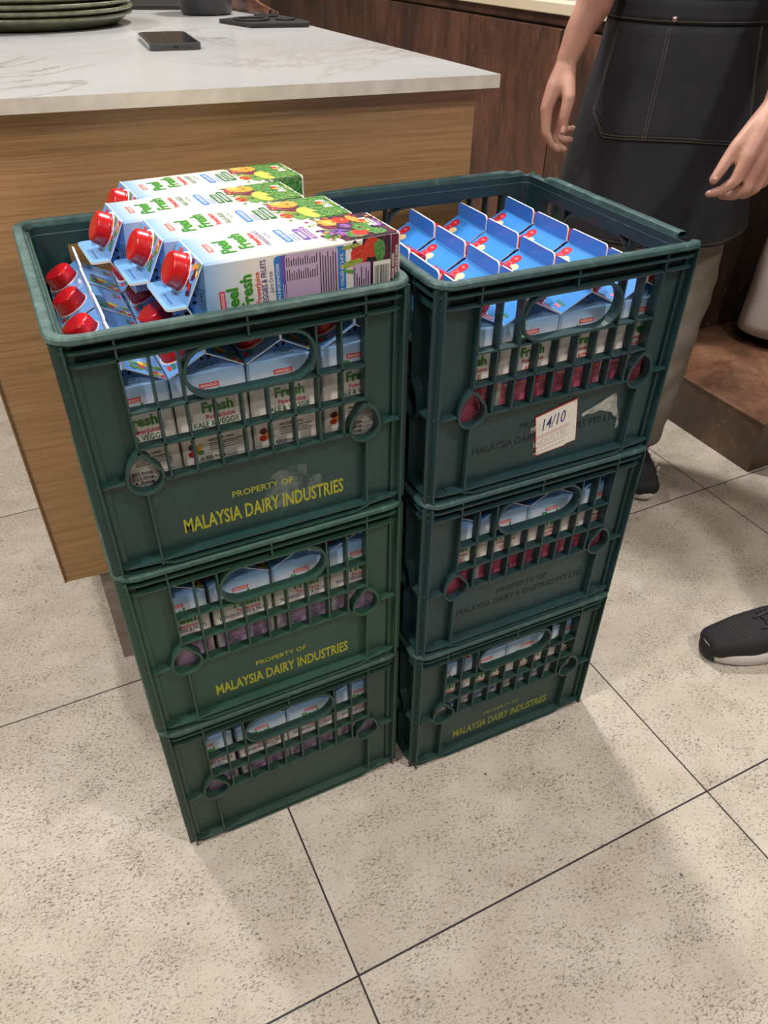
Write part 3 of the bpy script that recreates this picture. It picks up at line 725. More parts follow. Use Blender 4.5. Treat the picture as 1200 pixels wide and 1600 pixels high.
        rect(mb, fr, -h, 0.0015, h, 0.0095, M['maroon' if not ap else 'apple_red'], 3e-4)
        text(mb, fr, 'NO SUGAR ADDED', 0, 0.0062, 0.0026, M['paper_white'], 0.034, bold=0.02, e=4e-4, align='C')
        text(mb, fr, ('APPLE' if ap else 'VEGGIES & FRUITS') + ' JUICE DRINK', 0, 0.0024, 0.0026, M['paper_white'], 0.050, bold=0.02, e=4e-4, align='C')
def carton_mesh(kind, hf=HF):
    M = MATS; h = WC/2; mb = MB(); bd = M['carton_board']; ap = kind == 'apple'
    sb = M['apple_blue'] if ap else M['slope_blue']; fb = M['apple_blue_fin'] if ap else M['fin_blue']
    b = 0.0022  # slightly rounded uprights
    prof = [(-h+b, -h), (h-b, -h), (h, -h+b), (h, h-b), (h-b, h), (-h+b, h), (-h, h-b), (-h, -h+b)]
    mb.loops([[(x, y, 0.0) for x, y in prof], [(x, y, HS) for x, y in prof]], bd, cap=False)
    mb.add([(x, y, 0) for x, y in prof], [tuple(range(8))[::-1]], M['paper_edge'])
    # roof slopes as thin boards with white cut edges
    for s in (-1, 1):
        e = 0.0011
        o = [(s*h, -h, HS), (s*h, h, HS), (0, h, HR), (0, -h, HR)]
        q = [(x, y, z + e) for x, y, z in o]
        mb.add(q, [(0, 1, 2, 3) if s > 0 else (3, 2, 1, 0)], sb); mb.add(o, [(3, 2, 1, 0) if s > 0 else (0, 1, 2, 3)], M['paper_edge'])
        mb.add(o + q, [(0, 1, 5, 4), (1, 2, 6, 5), (3, 0, 4, 7)], M['paper_edge'])
    # folded-in gable ends
    for s in (-1, 1):
        A = (-h, s*h, HS); B = (h, s*h, HS); R = (0, s*h, HR); F = (0, s*(h-0.026), HR-0.002)
        mb.add([A, B, F, R], [(0, 1, 2)], bd); mb.add([A, B, F, R], [(0, 2, 3), (1, 3, 2)], sb)
    # sealed fin: rounded board, blue on the faces, white at the cut
    L = h - 0.0005; r = 0.005; out = [(-L, HR-0.0005), (L, HR-0.0005)]
    for cx, a in ((L-r, 0), (-L+r, 90)):
        for k in range(5): t_ = math.radians(a + 22.5*k); out.append((cx + r*math.cos(t_), hf - r + r*math.sin(t_)))
    mb.prism(out, lambda p: (0.0011, p[0], p[1]), lambda p: (-0.0011, p[0], p[1]), fb, M['paper_edge'])
    F = face_frames()
    front_print(mb, F['-x'], kind); front_print(mb, F['+x'], kind)
    side_print(mb, F['-y'], kind); side_print(mb, F['+y'], kind)
    # prints on the slopes
    for s in (-1, 1):
        u = Vector((-s*h, 0, HR-HS)).normalized()
        fr = Frame((s*h, 0, HS+0.0011), (0, s, 0), u); SL = math.hypot(h, HR-HS)
        rect(mb, fr, 0.016, 0.003, 0.025, 0.0065, M['print_pink' if ap else 'logo_red'], 2e-4)
        text(mb, fr, 'Peel Fresh', 0.0205, 0.0075, 0.0045, M['logo_green'], 0.014, bold=0.03, e=2.5e-4, align='C')
        if ap:
            blob(mb, fr, -0.0235, 0.0265, 0.0078, 0.0072, M['apple_red'], 2.0e-4, n=18); blob(mb, fr, -0.0235, 0.0275, 0.0030, 0.0018, M['print_pink'], 2.3e-4, n=10)
            blob(mb, fr, -0.0240, 0.0155, 0.0078, 0.0078, M['apple_red'], 2.6e-4, n=18); blob(mb, fr, -0.0240, 0.0155, 0.0050, 0.0048, M['print_pink'], 2.9e-4, n=14); blob(mb, fr, -0.0240, 0.0155, 0.0036, 0.0034, M['apple_red'], 3.2e-4, n=12)
            blob(mb, fr, -0.0120, 0.0160, 0.0070, 0.0050, M['apple_cream'], 3.5e-4, n=16); blob(mb, fr, -0.0125, 0.0065, 0.0075, 0.0052, M['apple_cream'], 3.8e-4, n=16); blob(mb, fr, -0.0125, 0.0068, 0.0022, 0.0010, M['rust_seed'], 4.1e-4, n=10)
        else:
            rnd = random.Random(4)
            for k in range(16):
                x = -0.034 + 0.022*rnd.random(); y = 0.002 + 0.028*rnd.random()
                mm = rnd.choice(['foliage_print', 'foliage_print', 'leaf', 'yellow', 'tomato', 'olive_leaf'] if kind == 'kale' else ['dark_fruit_print', 'dark_fruit_print', 'tomato', 'orange', 'leaf', 'yellow', 'maroon'])
                blob(mb, fr, x, y, 0.0042, 0.0028, M[mm], 2e-4 + k*1.5e-5, rnd.random()*3, 12, 0.2, (-h+0.001, 0.001, -0.008, SL-0.002))
    # recycling mark and stamp on the folded ends
    for s in (-1, 1):
        n_ = Vector((0, s*(HR-0.002-HS), 0.026)).normalized(); u = Vector((0, -s*0.026, HR-0.002-HS)).normalized()
        fr = Frame((0, s*h, HS), (-s, 0, 0), u)
        if fr.n.z < 0: fr.n = -fr.n
        for k in range(3):
            a = math.radians(90+120*k); blob(mb, fr, 0.002+0.0045*math.cos(a), 0.018+0.0040*math.sin(a), 0.0034, 0.0014, M['ink_black'], 3e-4, a+PI/2, 8)
        for x0, y0, x1_, y1_ in ((-0.006, 0.004, 0.012, 0.0044), (-0.006, 0.010, 0.012, 0.0104), (-0.006, 0.004, -0.0056, 0.0104), (0.0116, 0.004, 0.012, 0.0104)): rect(mb, fr, x0, y0, x1_, y1_, M['ink_black'], 3e-4)
        text(mb, fr, 'C/PAP', 0.003, 0.0055, 0.003, M['ink_black'], 0.013, e=3e-4, align='C')
    # date stamp on the fin
    fr = Frame((0.0011, 0, HR), (0, 1, 0), (0, 0, 1))
    for k in range(9): rect(mb, fr, -0.024+k*0.003, 0.0095, -0.0225+k*0.003, 0.0112, M['navy'], 1.5e-4)
    text(mb, fr, 'EXP', 0.016, 0.003, 0.0035, M['navy'], 0.008, e=1.5e-4)
    return mb.mesh('carton_body')
CARTON = {k: carton_mesh(k) for k in ('kale', 'purple', 'apple')}
HLOW = HF - 0.0070
CARTON['kale_pressed'] = carton_mesh('kale', HLOW)   # top seam pressed down by the cartons lying above
mb = MB(); N = 80; prof = []
def capring(r, z, rib): return [((r + (0.0005 if (k % 2) else -0.0004)*rib)*math.cos(2*PI*k/N), (r + (0.0005 if (k % 2) else -0.0004)*rib)*math.sin(2*PI*k/N), z) for k in range(N)]
mb.loops([capring(*a) for a in ((0.0172, 0.0, 0), (0.0172, 0.0008, 0), (0.0155, 0.0012, 0), (0.0163, 0.0018, 0), (0.0163, 0.0038, 0), (0.0160, 0.0042, 1), (0.0152, 0.0120, 1), (0.0148, 0.0130, 0), (0.0140, 0.0138, 0), (0.0125, 0.0140, 0), (0.0, 0.0138, 0))], MATS['cap_red'], smooth=True)
CAP = mb.mesh('screw_cap')
mb = MB(); mb.lathe([(0.0, 0.0006), (0.0185, 0.0006), (0.0185, 0.0)], MATS['paper_edge'], 32); COLLAR = mb.mesh('spout_collar')

slope_ang = math.atan2(HR-HS, WC/2)
def carton(kind, mtx, label, group=None, cap=True):
    """cap is on the +x slope of the carton"""
    root = thing('juice_carton', label, 'carton', group=group)
    root.matrix_world = mtx
    place_mesh('carton_body', CARTON[kind], root)
    if cap:
        c = place_mesh('screw_cap', CAP, root)
        c.rotation_euler = (0, PI/2 - (PI/2 - slope_ang), 0)
        c.location = (WC/4 + 0.0010, 0, (HS+HR)/2 + 0.0010)
        k = place_mesh('spout_collar', COLLAR, root); k.rotation_euler = c.rotation_euler; k.location = c.location; 
        k.location.z -= 0.0006
    return root
def std(cx, cy, z, rz): return Matrix.Translation((cx, cy, z)) @ Matrix.Rotation(rz, 4, 'Z')
PX, PY = 0.0746, 0.0768
def grid_pos(i, j): return (0.020 + PX*(i+0.5), 0.021 + PY*(j+0.5))
nth = ['first', 'second', 'third', 'fourth']
rc = random.Random(11)
COLN = ['leftmost', 'second from left', 'third from left', 'rightmost']
ZB = 0.0065
# top left crate: kale cartons upright, cap to the left
for i in range(4):
    for j in range(4):
        x, y = grid_pos(i, j)
        lab = None; grp = None
        if j == 0: lab = 'kale carton at the front of the top left crate, ' + COLN[i]
        elif i == 0: lab = 'red-capped carton along the left wall, top left crate, ' + ['', 'second from the front', 'third from the front', 'fourth from the front'][j]
        else: lab = 'upright carton mostly hidden under the lying cartons, top left crate'; grp = 'upright cartons under the lying ones'
        carton('kale_pressed' if i else 'kale', std(x + rc.uniform(-.001, .001), y + rc.uniform(-.0012, .0012), 2*CH + ZB, PI + rc.uniform(-.03, .03)), lab, grp)
# lying cartons on top of them
lay = Matrix.Rotation(-PI/2, 4, 'Y')
ZL = 2*CH + ZB + HLOW + 0.0005 + WC/2
for kind, xr, yc, rz, dz, lab in (
    ('purple', 0.3310, 0.0640, 0.045, 0.0, 'carton with purple fruit print lying nearest the front rim, top left crate'),
    ('kale', 0.3140, 0.1370, 0.040, 0.0, 'kale and veggie carton lying right behind the purple one in the top left crate'),
    ('kale', 0.2900, 0.2110, 0.052, 0.0, 'kale and veggie carton lying third from the front, its cap furthest left'),
    ('kale', 0.3190, 0.2935, 0.070, 0.0, 'kale and veggie carton lying at the very back of the top left crate')):
    carton(kind, Matrix.Translation((xr, yc, ZL + dz)) @ Matrix.Rotation(rz, 4, 'Z') @ lay, lab)
# top right crate: apple cartons, cap to the right
for i in range(4):
    for j in range(4):
        gx, gy = grid_pos(i, j); x, y = rpos(gx + 0.0012 + 0.0006*j, gy)
        lab = 'apple carton in top right crate, %s row from front, %s' % (nth[j], COLN[i])
        carton('apple', std(x + rc.uniform(-.001, .001), y + rc.uniform(-.0012, .0012), 2*CH + ZB, rot_r + rc.uniform(-.02, .02)), lab)
# the lower crates: what shows through their front openings
for lvl, nm, kind, side in ((1, 'middle left crate', 'purple', 'L'), (0, 'bottom left crate', 'purple', 'L'), (1, 'middle right crate', 'apple', 'R'), (0, 'bottom right crate', 'kale', 'R')):
    for j in range(2):
        for i in range(4):
            lx, ly = grid_pos(i, j)
            x, y = (lx, ly) if side == 'L' else rpos(lx, ly)
            rz = (PI if side == 'L' else rot_r); cap = True
            if (lvl, side) == (0, 'R'): rz = rot_r - PI/2 + PI
            desc = {'purple': 'powerveggies carton', 'apple': 'apple juice carton', 'kale': 'blue kale carton'}[kind]
            if j == 0: lab, grp = '%s at the front of the %s, %s' % (desc, nm, COLN[i]), None
            else: lab, grp = '%s in the second row of the %s, behind the front cartons' % (desc, nm), 'second row cartons in the ' + nm
            carton(kind, std(x + rc.uniform(-.001, .001), y + rc.uniform(-.001, .001), lvl*CH + ZB, rz + rc.uniform(-.03, .03)), lab, grp)

# ------------------------------------------------------------------ things on the marble
m = mat('sage_glaze', '6b6e5a', 0.35, coat=0.2); t = NT(m); t.base(t.ramp(t.noise(t.coord(), 60, 4), [(0.35, '5c5f4c'), (0.65, '737660')]))
mb = MB(); mb.lathe([(0.0, 0.0), (0.158, 0.0), (0.163, 0.0015), (0.182, 0.013), (0.1915, 0.0165), (0.1925, 0.0190), (0.1905, 0.0208), (0.186, 0.0208), (0.172, 0.013), (0.158, 0.0055), (0.0, 0.0055)], m, 72)
PLATE = mb.mesh('dinner_plate')
NP = 9
for k in range(NP):
    o = place_mesh('dinner_plate', PLATE); o.location = (0.130 + 0.0025*math.sin(k*2.1), 1.200 + 0.002*math.cos(k*1.7), HC + 0.0003 + k*0.0102)
    if k == 0: lab, g = 'sage green stoneware plate at the bottom of the stack on the marble', None
    elif k == NP-1: lab, g = 'sage green stoneware plate on top of the stack', None
    else: lab, g = 'sage green stoneware plate inside the stack on the marble countertop', 'plates inside the stack'
    tag(o, lab, 'plate', g)
# phone
mat('phone_glass', '0c0f14', 0.05, coat=0.6); mat('phone_case', '35383c', 0.2, coat=0.5); mat('phone_frame', '9a9da2', 0.25, 0.9)
ph = thing('smartphone', 'black smartphone in a clear case lying on the marble countertop', 'phone', (0.3030, 0.800, HC), -0.09)
def slab(w_, l_, z0, z1, r, m):
    mb = MB(); pts = []
    for cx, cy, a in ((w_/2-r, -l_/2+r, -90), (w_/2-r, l_/2-r, 0), (-w_/2+r, l_/2-r, 90), (-w_/2+r, -l_/2+r, 180)):
        for k in range(7): t_ = math.radians(a+15*k); pts.append((cx+r*math.cos(t_), cy+r*math.sin(t_)))
    mb.prism(pts, lambda p: (p[0], p[1], z1), lambda p: (p[0], p[1], z0), m); return mb
slab(0.078, 0.172, 0.0003, 0.0085, 0.011, MATS['phone_case']).build('case', ph)
slab(0.0745, 0.168, 0.0085, 0.0092, 0.010, MATS['phone_frame']).build('frame', ph)
slab(0.0705, 0.164, 0.0092, 0.0097, 0.009, MATS['phone_glass']).build('screen', ph)
mb = MB()
for k in list(range(-5, -1)) + list(range(2, 6)): mb.lathe([(0.0, -0.0004), (0.0011, -0.0004), (0.0011, 0.0)], MATS['gap_black'], 8, (k*0.0045, 0.0, 0.0))
mb.v = [(x, -0.086 + z, 0.0043 + y) for x, y, z in mb.v]
mb.box((-0.0045, -0.0865, 0.0030), (0.0045, -0.0858, 0.0058), MATS['gap_black']); mb.build('charging_port', ph)
# pot
mat('black_enamel', '171a1e', 0.5)
mb = MB(); mb.lathe([(0.0, 0.0), (0.050, 0.0), (0.054, 0.003), (0.064, 0.16), (0.066, 0.165), (0.063, 0.166), (0.061, 0.160), (0.050, 0.006), (0.0, 0.006)], MATS['black_enamel'], 56)
pt = mb.build('planter_pot'); pt.location = (0.500, 1.300, HC + 0.0005); tag(pt, 'tall round dark grey pot standing at the back of the marble', 'pot')
# trivet with cut-outs
mat('cast_black', '131517', 0.5)
mb = MB(); A = [(0.470, 1.098), (0.500, 0.985), (0.606, 0.965), (0.622, 1.0), (0.612, 1.15), (0.58, 1.17), (0.55, 1.145)]
def ringshape(mb, cx, cy, ro, ri, z0, z1, m): mb.loops([[(cx+r*math.cos(2*PI*k/28), cy+r*math.sin(2*PI*k/28), z) for k in range(28)] for r, z in ((ro, z0), (ro, z1), (ri, z1), (ri, z0), (ro, z0))], m)
tv = thing('cast_trivet', 'flat black trivet with rounded cut-outs near the marble edge', 'trivet', (0.545, 1.06, HC))
mb = MB(); mb.prism([(x-0.545, y-1.06) for x, y in A], lambda p: (p[0], p[1], 0.007), lambda p: (p[0], p[1], 0.0005), MATS['cast_black'])
ringshape(mb, -0.02, 0.0, 0.036, 0.027, 0.006, 0.0105, MATS['cast_black']); ringshape(mb, 0.03, 0.06, 0.024, 0.017, 0.006, 0.0105, MATS['cast_black']); ringshape(mb, 0.042, -0.02, 0.020, 0.013, 0.006, 0.0105, MATS['cast_black'])
bevel(mb.build('trivet_plate', tv), 0.0015)
# dark slate board
mb = MB(); mb.box((-0.09, -0.13, 0.0005), (0.09, 0.13, 0.010), MATS['cast_black']); o = mb.build('slate_board'); o.location = (0.475, 1.55, HC); o.rotation_euler = (0, 0, -0.35); bevel(o, 0.002); tag(o, 'dark slate board lying between the plates and the pot', 'board')
# folded leather cloth
m = mat('tan_leather', '7a4c39', 0.55); t = NT(m); t.base(t.ramp(t.noise(t.coord(), 30, 4), [(0.3, '55352a'), (0.7, '80543f')]))
mb = MB()
for q, (dx, hgt) in enumerate(((0.0, 0.05), (0.018, 0.035))):
    L_ = []
    for i in range(15):
        f = i/14; L_.append([(0.606 + dx*0.5 + 0.004*math.sin(3*f+k*0.4) - 0.03*f, 1.185 + 0.24*f + 0.01*math.sin(k*1.1), HC + 0.0015 + hgt*math.sin(PI*k/6)*(0.25+0.75*f)) for k in range(7)])
    L_ = [[(x + (k-3)*0.002, y, z) for k, (x, y, z) in enumerate(l)] for l in L_]
    mb.loops(L_, m, closed=False, smooth=True)
o = mb.build('leather_cloth'); sd = o.modifiers.new('solid', 'SOLIDIFY'); sd.thickness = 0.002; tag(o, 'crumpled tan leather cloth behind the black trivet', 'cloth')

# ------------------------------------------------------------------ people
def remesh_capsules(caps, voxel, smooth=4, noise_amp=0.0, noise_scale=8.0, seed=0.0):
    """caps: list of (p0, p1, r0, r1[, squash direction, factor]) fused to one continuous surface"""
    mb = MB(); dm = MATS['gap_black']
    for c in caps:
        p0, p1, r0, r1 = Vector(c[0]), Vector(c[1]), c[2], c[3]
        ax = (p1 - p0); Ln = ax.length
        if Ln < 1e-6: ax = Vector((0, 0, 1)); Ln = 1e-5
        ax = ax.normalized() if Ln > 1e-5 else ax
        a = ax.cross(Vector((0.31, 0.9, 0.3))).normalized(); b = ax.cross(a)
        n = 16; loops = []
        for k in range(1, 7): t_ = -PI/2 + (PI/2)*k/6; loops.append((p0 + ax*r0*math.sin(t_), r0*math.cos(t_)))
        for k in range(0, 6): t_ = (PI/2)*k/6; loops.append((p1 + ax*r1*math.sin(t_), r1*math.cos(t_)))
        L_ = []
        for cpt_, r in loops:
            ring = []
            for q in range(n):
                d_ = a*math.cos(2*PI*q/n)*r + b*math.sin(2*PI*q/n)*r
                if len(c) > 4:
                    sd_ = Vector(c[4]).normalized(); d_ = d_ - sd_*d_.dot(sd_)*(1-c[5])
                ring.append(cpt_ + d_)
            L_.append(ring)
        mb.loops(L_, dm, cap=True)
    o = mb.build('tmp')
    r = o.modifiers.new('r', 'REMESH'); r.mode = 'VOXEL'; r.voxel_size = voxel
    s = o.modifiers.new('s', 'SMOOTH'); s.iterations = smooth; s.factor = 0.5
    dg = bpy.context.evaluated_depsgraph_get(); me = bpy.data.meshes.new_from_object(o.evaluated_get(dg))
    bpy.data.objects.remove(o)
    if noise_amp:
        nr = [v.normal.copy() for v in me.vertices]
        for v, n_ in zip(me.vertices, nr):
            q = v.co*noise_scale + Vector((seed, 0, 0)); v.co += n_ * noise_amp * (noise.noise(q) + 0.5*noise.noise(q*2.3))
    me.materials.clear()
    me.polygons.foreach_set('use_smooth', [True]*len(me.polygons)); me.update()
    return me
def put(me, name, parent, m):
    me.name = name; me.materials.append(m); me.polygons.foreach_set('material_index', [0]*len(me.polygons))
    o = place_mesh(name, me); o.parent = parent; o.matrix_parent_inverse = parent.matrix_world.inverted() if False else Matrix.Translation(-parent.location)
    return o
m = mat('skin', 'a97f6c', 0.5); t = NT(m)
m.node_tree.nodes['Principled BSDF'].inputs['Subsurface Weight'].default_value = 0.12
m.node_tree.nodes['Principled BSDF'].inputs['Subsurface Radius'].default_value = (0.01, 0.004, 0.002)
t.base(t.ramp(t.noise(t.coord(), 22, 4), [(0.3, 'a5766a'), (0.55, 'b58876'), (0.75, 'be9083')])); t.bump(t.noise(t.coord(), 260, 3), 0.15, 0.0006)
mat('fingernail', 'd8a79b', 0.3); mat('eye_white', 'cfc9c4', 0.3); mat('hair_black', '17130f', 0.55); mat('dark_shirt', '1d1f24', 0.85)
m = mat('beige_twill', '7d7263', 0.9); t = NT(m); t.base(t.ramp(t.noise(t.coord(), 9, 4), [(0.3, '6f675d'), (0.7, '857c70')])); t.bump(t.noise(t.coord(), 700, 2), 0.2, 0.0005)
m = mat('pale_twill', 'a8a09c', 0.9); t = NT(m); t.bump(t.noise(t.coord(), 600, 2), 0.15, 0.0005)
mat('black_cloth', '141417', 0.9)
m = mat('apron_black', '1b1c22', 0.85); t = NT(m)
t.base(t.mix(t.ramp(t.noise(t.coord(), 7, 3, 0.5), [(0.52, 0.0), (0.72, 0.35)]), t.ramp(t.noise(t.coord(), 5, 4), [(0.3, '15171e'), (0.7, '20222b')]), '3b3c40')); t.bump(t.noise(t.coord(), 900, 2), 0.2, 0.0004)
mat('thread_tan', '8f8676', 0.8); mat('rivet_metal', 'b9aaa4', 0.3, 0.9)
m = mat('shoe_black', '16161a', 0.8); t = NT(m); t.bump(t.noise(t.coord(), 500, 2), 0.4, 0.0006)
mat('shoe_trim', '232329', 0.6); mat('shoe_vent', '5b5a55', 0.7)
m = mat('shoe_sole', 'c9c2bf', 0.6); t = NT(m); wv_ = t.n.new('ShaderNodeTexWave'); wv_.inputs['Scale'].default_value = 90; t.link(t.coord(rot=(0, 0.5, 0)), wv_.inputs['Vector']); t.bump(wv_.outputs['Fac'], 0.5, 0.001)
mat('shoe_white', 'd5d2ce', 0.5); mat('lace_black', '0f0f12', 0.7)

def seg(chain, radii, **k): return [(chain[i], chain[i+1], radii[i], radii[i+1]) for i in range(len(chain)-1)]
def body_core(c, fwd, z_sh=1.38, z_hip=0.88):
    """torso, neck and head of a standing figure"""
    c = Vector((c[0], c[1], 0)); f = Vector((fwd[0], fwd[1], 0)).normalized(); s = Vector((f.y, -f.x, 0))  # s: to the figure's right... 
    s = Vector((-f.y, f.x, 0)) * -1
    P = lambda a, b, z: c + s*a + f*b + Vector((0, 0, z))
    caps = []
    for a in (-0.055, 0.055):
        caps += seg([P(a, 0, z_hip), P(a*0.9, 0.005, z_hip+0.15), P(a*1.25, 0.0, z_sh-0.12), P(a*1.3, -0.01, z_sh-0.02)], [0.080, 0.078, 0.095, 0.07])
    caps.append((P(-0.15, -0.01, z_sh-0.01), P(0.15, -0.01, z_sh-0.01), 0.052, 0.052))
    caps.append((P(0, -0.01, z_sh), P(0, 0.01, z_sh+0.10), 0.055, 0.05))
    hz = z_sh + 0.10
    caps += [(P(0, -0.012, hz+0.105), P(0, 0.012, hz+0.118), 0.080, 0.078), (P(-0.012, 0.036, hz+0.030), P(-0.010, 0.022, hz+0.085), 0.040, 0.060), (P(0.012, 0.036, hz+0.030), P(0.010, 0.022, hz+0.085), 0.040, 0.060),
             (P(0, 0.062, hz+0.004), P(0, 0.050, hz+0.012), 0.020, 0.024), (P(0, 0.094, hz+0.052), P(0, 0.080, hz+0.090), 0.010, 0.007), (P(-0.009, 0.088, hz+0.048), P(0.009, 0.088, hz+0.048), 0.007, 0.007),
             (P(-0.078, 0, hz+0.055), P(-0.08, -0.005, hz+0.085), 0.012, 0.014), (P(0.078, 0, hz+0.055), P(0.08, -0.005, hz+0.085), 0.012, 0.014),
             (P(-0.016, 0.076, hz+0.024), P(0.016, 0.076, hz+0.024), 0.007, 0.007)]
    return caps, P
def head_parts(P, root, z_sh=1.38):
    hz = z_sh + 0.10
    hr = remesh_capsules([(P(0, -0.026, hz+0.112), P(0, -0.006, hz+0.142), 0.083, 0.080), (P(0, -0.05, hz+0.05), P(0, -0.042, hz+0.10), 0.05, 0.06)], 0.006, 3, 0.004, 40)
    put(hr, 'hair', root, MATS['hair_black'])
    for a in (-0.03, 0.03):
        mb = MB(); mb.loops([[(r*1.45*math.cos(2*PI*k/16), r*0.62*math.sin(2*PI*k/16), z) for k in range(16)] for r, z in ((0.0, -0.004), (0.009, -0.002), (0.0085, 0.001), (0.005, 0.0028), (0.0, 0.0033))], MATS['eye_white'], smooth=True)
        mb.lathe([(0.0, 0.0040), (0.0042, 0.0033)], MATS['gap_black'], 12)
        e = mb.build('eye'); e.parent = root
        ff = (P(0, 1, 0) - P(0, 0, 0)); q = ff.to_track_quat('Z', 'Y')
        e.rotation_mode = 'QUATERNION'; e.rotation_quaternion = q; e.location = P(a, 0.0775, hz+0.090) - root.location
        mb = MB(); mb.tube([P(a + q*0.013, 0.0865 - 0.010*q*q - (0.004 if q*a > 0 else 0), hz+0.106 + 0.002*(1-q*q)) for q in (-1, -0.5, 0, 0.5, 1)], [0.001, 0.0022, 0.0025, 0.0022, 0.001], MATS['hair_black'], 6)
        eb = mb.build('eyebrow'); eb.parent = root; eb.matrix_parent_inverse = Matrix.Translation(-root.location)

def nail(root, p, n, d, w_, l_):
    """p: centre on the finger, n: outward, d: towards the tip"""
    n = Vector(n).normalized(); d = Vector(d).normalized(); d = (d - n*d.dot(n)).normalized(); s = n.cross(d)
    mb = MB(); rows = []
    for i in range(6):
        f = i/5; rows.append([Vector(p) + d*(l_*(f-0.5)) + s*(w_*0.5*q*(1-0.25*max(0, f-0.6)*2.5)) - n*(w_*0.28*q*q) for q in (-1, -0.5, 0, 0.5, 1)])
    mb.loops(rows, MATS['fingernail'], closed=False, smooth=True)
    o = mb.build('fingernail'); o.parent = root; o.matrix_parent_inverse = Matrix.Translation(-root.location); return o

# ---- person in the black apron
AC = Vector((1.16, 0.56, 0)); AF = Vector((-0.6, -0.8, 0))
pa = thing('person', 'person in a black apron and beige trousers standing behind the crates, hands lowered', 'person', (1.16, 0.56, 0))
caps, P = body_core(AC, AF)
R_sh, L_sh = Vector((1.02, 0.665, 1.36)), Vector((1.30, 0.455, 1.36))
caps += seg([R_sh, (0.997, 0.625, 1.10), (0.995, 0.590, 1.05), (0.979, 0.596, 0.962), (0.959, 0.602, 0.921), (0.9435, 0.602, 0.882)], [0.052, 0.040, 0.040, 0.0300, 0.0235, 0.0185])
# right hand: metacarpals then fingers
W_ = (0.9425, 0.602, 0.878)
caps += seg([W_, (0.938, 0.590, 0.856), (0.928, 0.563, 0.829), (0.9185, 0.556, 0.797), (0.9165, 0.552, 0.779)], [0.0165, 0.0160, 0.0115, 0.0090, 0.0072])
caps += seg([W_, (0.922, 0.597, 0.842), (0.906, 0.593, 0.809), (0.9025, 0.581, 0.773), (0.911, 0.570, 0.757), (0.919, 0.562, 0.748)], [0.0165, 0.0165, 0.0118, 0.0085, 0.0076, 0.0062])
caps += seg([W_, (0.932, 0.602, 0.842), (0.924, 0.603, 0.810), (0.921, 0.592, 0.768), (0.930, 0.581, 0.749), (0.941, 0.572, 0.744)], [0.0165, 0.0165, 0.0118, 0.0085, 0.0076, 0.0062])
caps += seg([W_, (0.943, 0.606, 0.843), (0.941, 0.611, 0.813), (0.936, 0.602, 0.772), (0.946, 0.591, 0.757), (0.959, 0.581, 0.757)], [0.0165, 0.0150, 0.0112, 0.0080, 0.0070, 0.0060])
caps += seg([W_, (0.950, 0.608, 0.845), (0.956, 0.617, 0.817), (0.951, 0.611, 0.782), (0.958, 0.602, 0.771), (0.969, 0.594, 0.772)], [0.0160, 0.0135, 0.0105, 0.0072, 0.0064, 0.0055])
# left arm and hand
caps += seg([L_sh, (1.262, 0.360, 1.12), (1.245, 0.345, 1.085), (1.191, 0.330, 1.010), (1.149, 0.306, 0.904), (1.123, 0.297, 0.850)], [0.052, 0.041, 0.041, 0.036, 0.026, 0.0205])
WL = (1.121, 0.297, 0.846)
caps += seg([WL, (1.091, 0.296, 0.822), (1.054, 0.293, 0.792), (1.033, 0.291, 0.763), (1.0225, 0.291, 0.748)], [0.0190, 0.0150, 0.0108, 0.0092, 0.0075])
caps += seg([WL, (1.092, 0.285, 0.816), (1.063, 0.272, 0.781), (1.047, 0.271, 0.748), (1.034, 0.280, 0.733), (1.020, 0.291, 0.727)], [0.019, 0.0175, 0.0125, 0.0095, 0.0082, 0.0062])
caps += seg([WL, (1.102, 0.283, 0.812), (1.084, 0.268, 0.773), (1.069, 0.264, 0.737), (1.060, 0.277, 0.724), (1.049, 0.291, 0.721)], [0.019, 0.0175, 0.0125, 0.0095, 0.0082, 0.0062])
caps += seg([WL, (1.114, 0.285, 0.808), (1.106, 0.269, 0.764), (1.093, 0.267, 0.734), (1.086, 0.279, 0.722), (1.077, 0.291, 0.720)], [0.019, 0.0165, 0.0120, 0.0090, 0.0078, 0.0060])
caps += seg([WL, (1.124, 0.287, 0.806), (1.127, 0.272, 0.760), (1.115, 0.273, 0.738), (1.107, 0.282, 0.728), (1.098, 0.291, 0.725)], [0.018, 0.0150, 0.0110, 0.0080, 0.0070, 0.0055])
# legs under the trousers
for hip, kn, an in (((1.205, 0.53, 0.86), (1.236, 0.50, 0.48), (1.238, 0.505, 0.08)), ((1.118, 0.596, 0.86), (1.092, 0.612, 0.48), (1.09, 0.63, 0.08))):
    caps += seg([hip, kn, an], [0.075, 0.048, 0.032])
put(remesh_capsules(caps, 0.0034, 3), 'body', pa, MATS['skin'])
head_parts(P, pa)
cdir = Vector((-0.7, -0.68, 0.2))
nail(pa, Vector((0.9168, 0.552, 0.783)) + cdir.normalized()*0.0072, cdir, (0, 0, -1), 0.0085, 0.0105)
nail(pa, Vector((1.0250, 0.291, 0.752)) + Vector((-0.35, -0.85, 0.35)).normalized()*0.0073, (-0.35, -0.85, 0.35), (-0.6, 0, -0.8), 0.0085, 0.0105)
nail(pa, Vector((0.968, 0.594, 0.774)) + Vector((0.3, -0.8, 0.3)).normalized()*0.005, (0.3, -0.8, 0.4), (1, 0, 0.0), 0.007, 0.008)
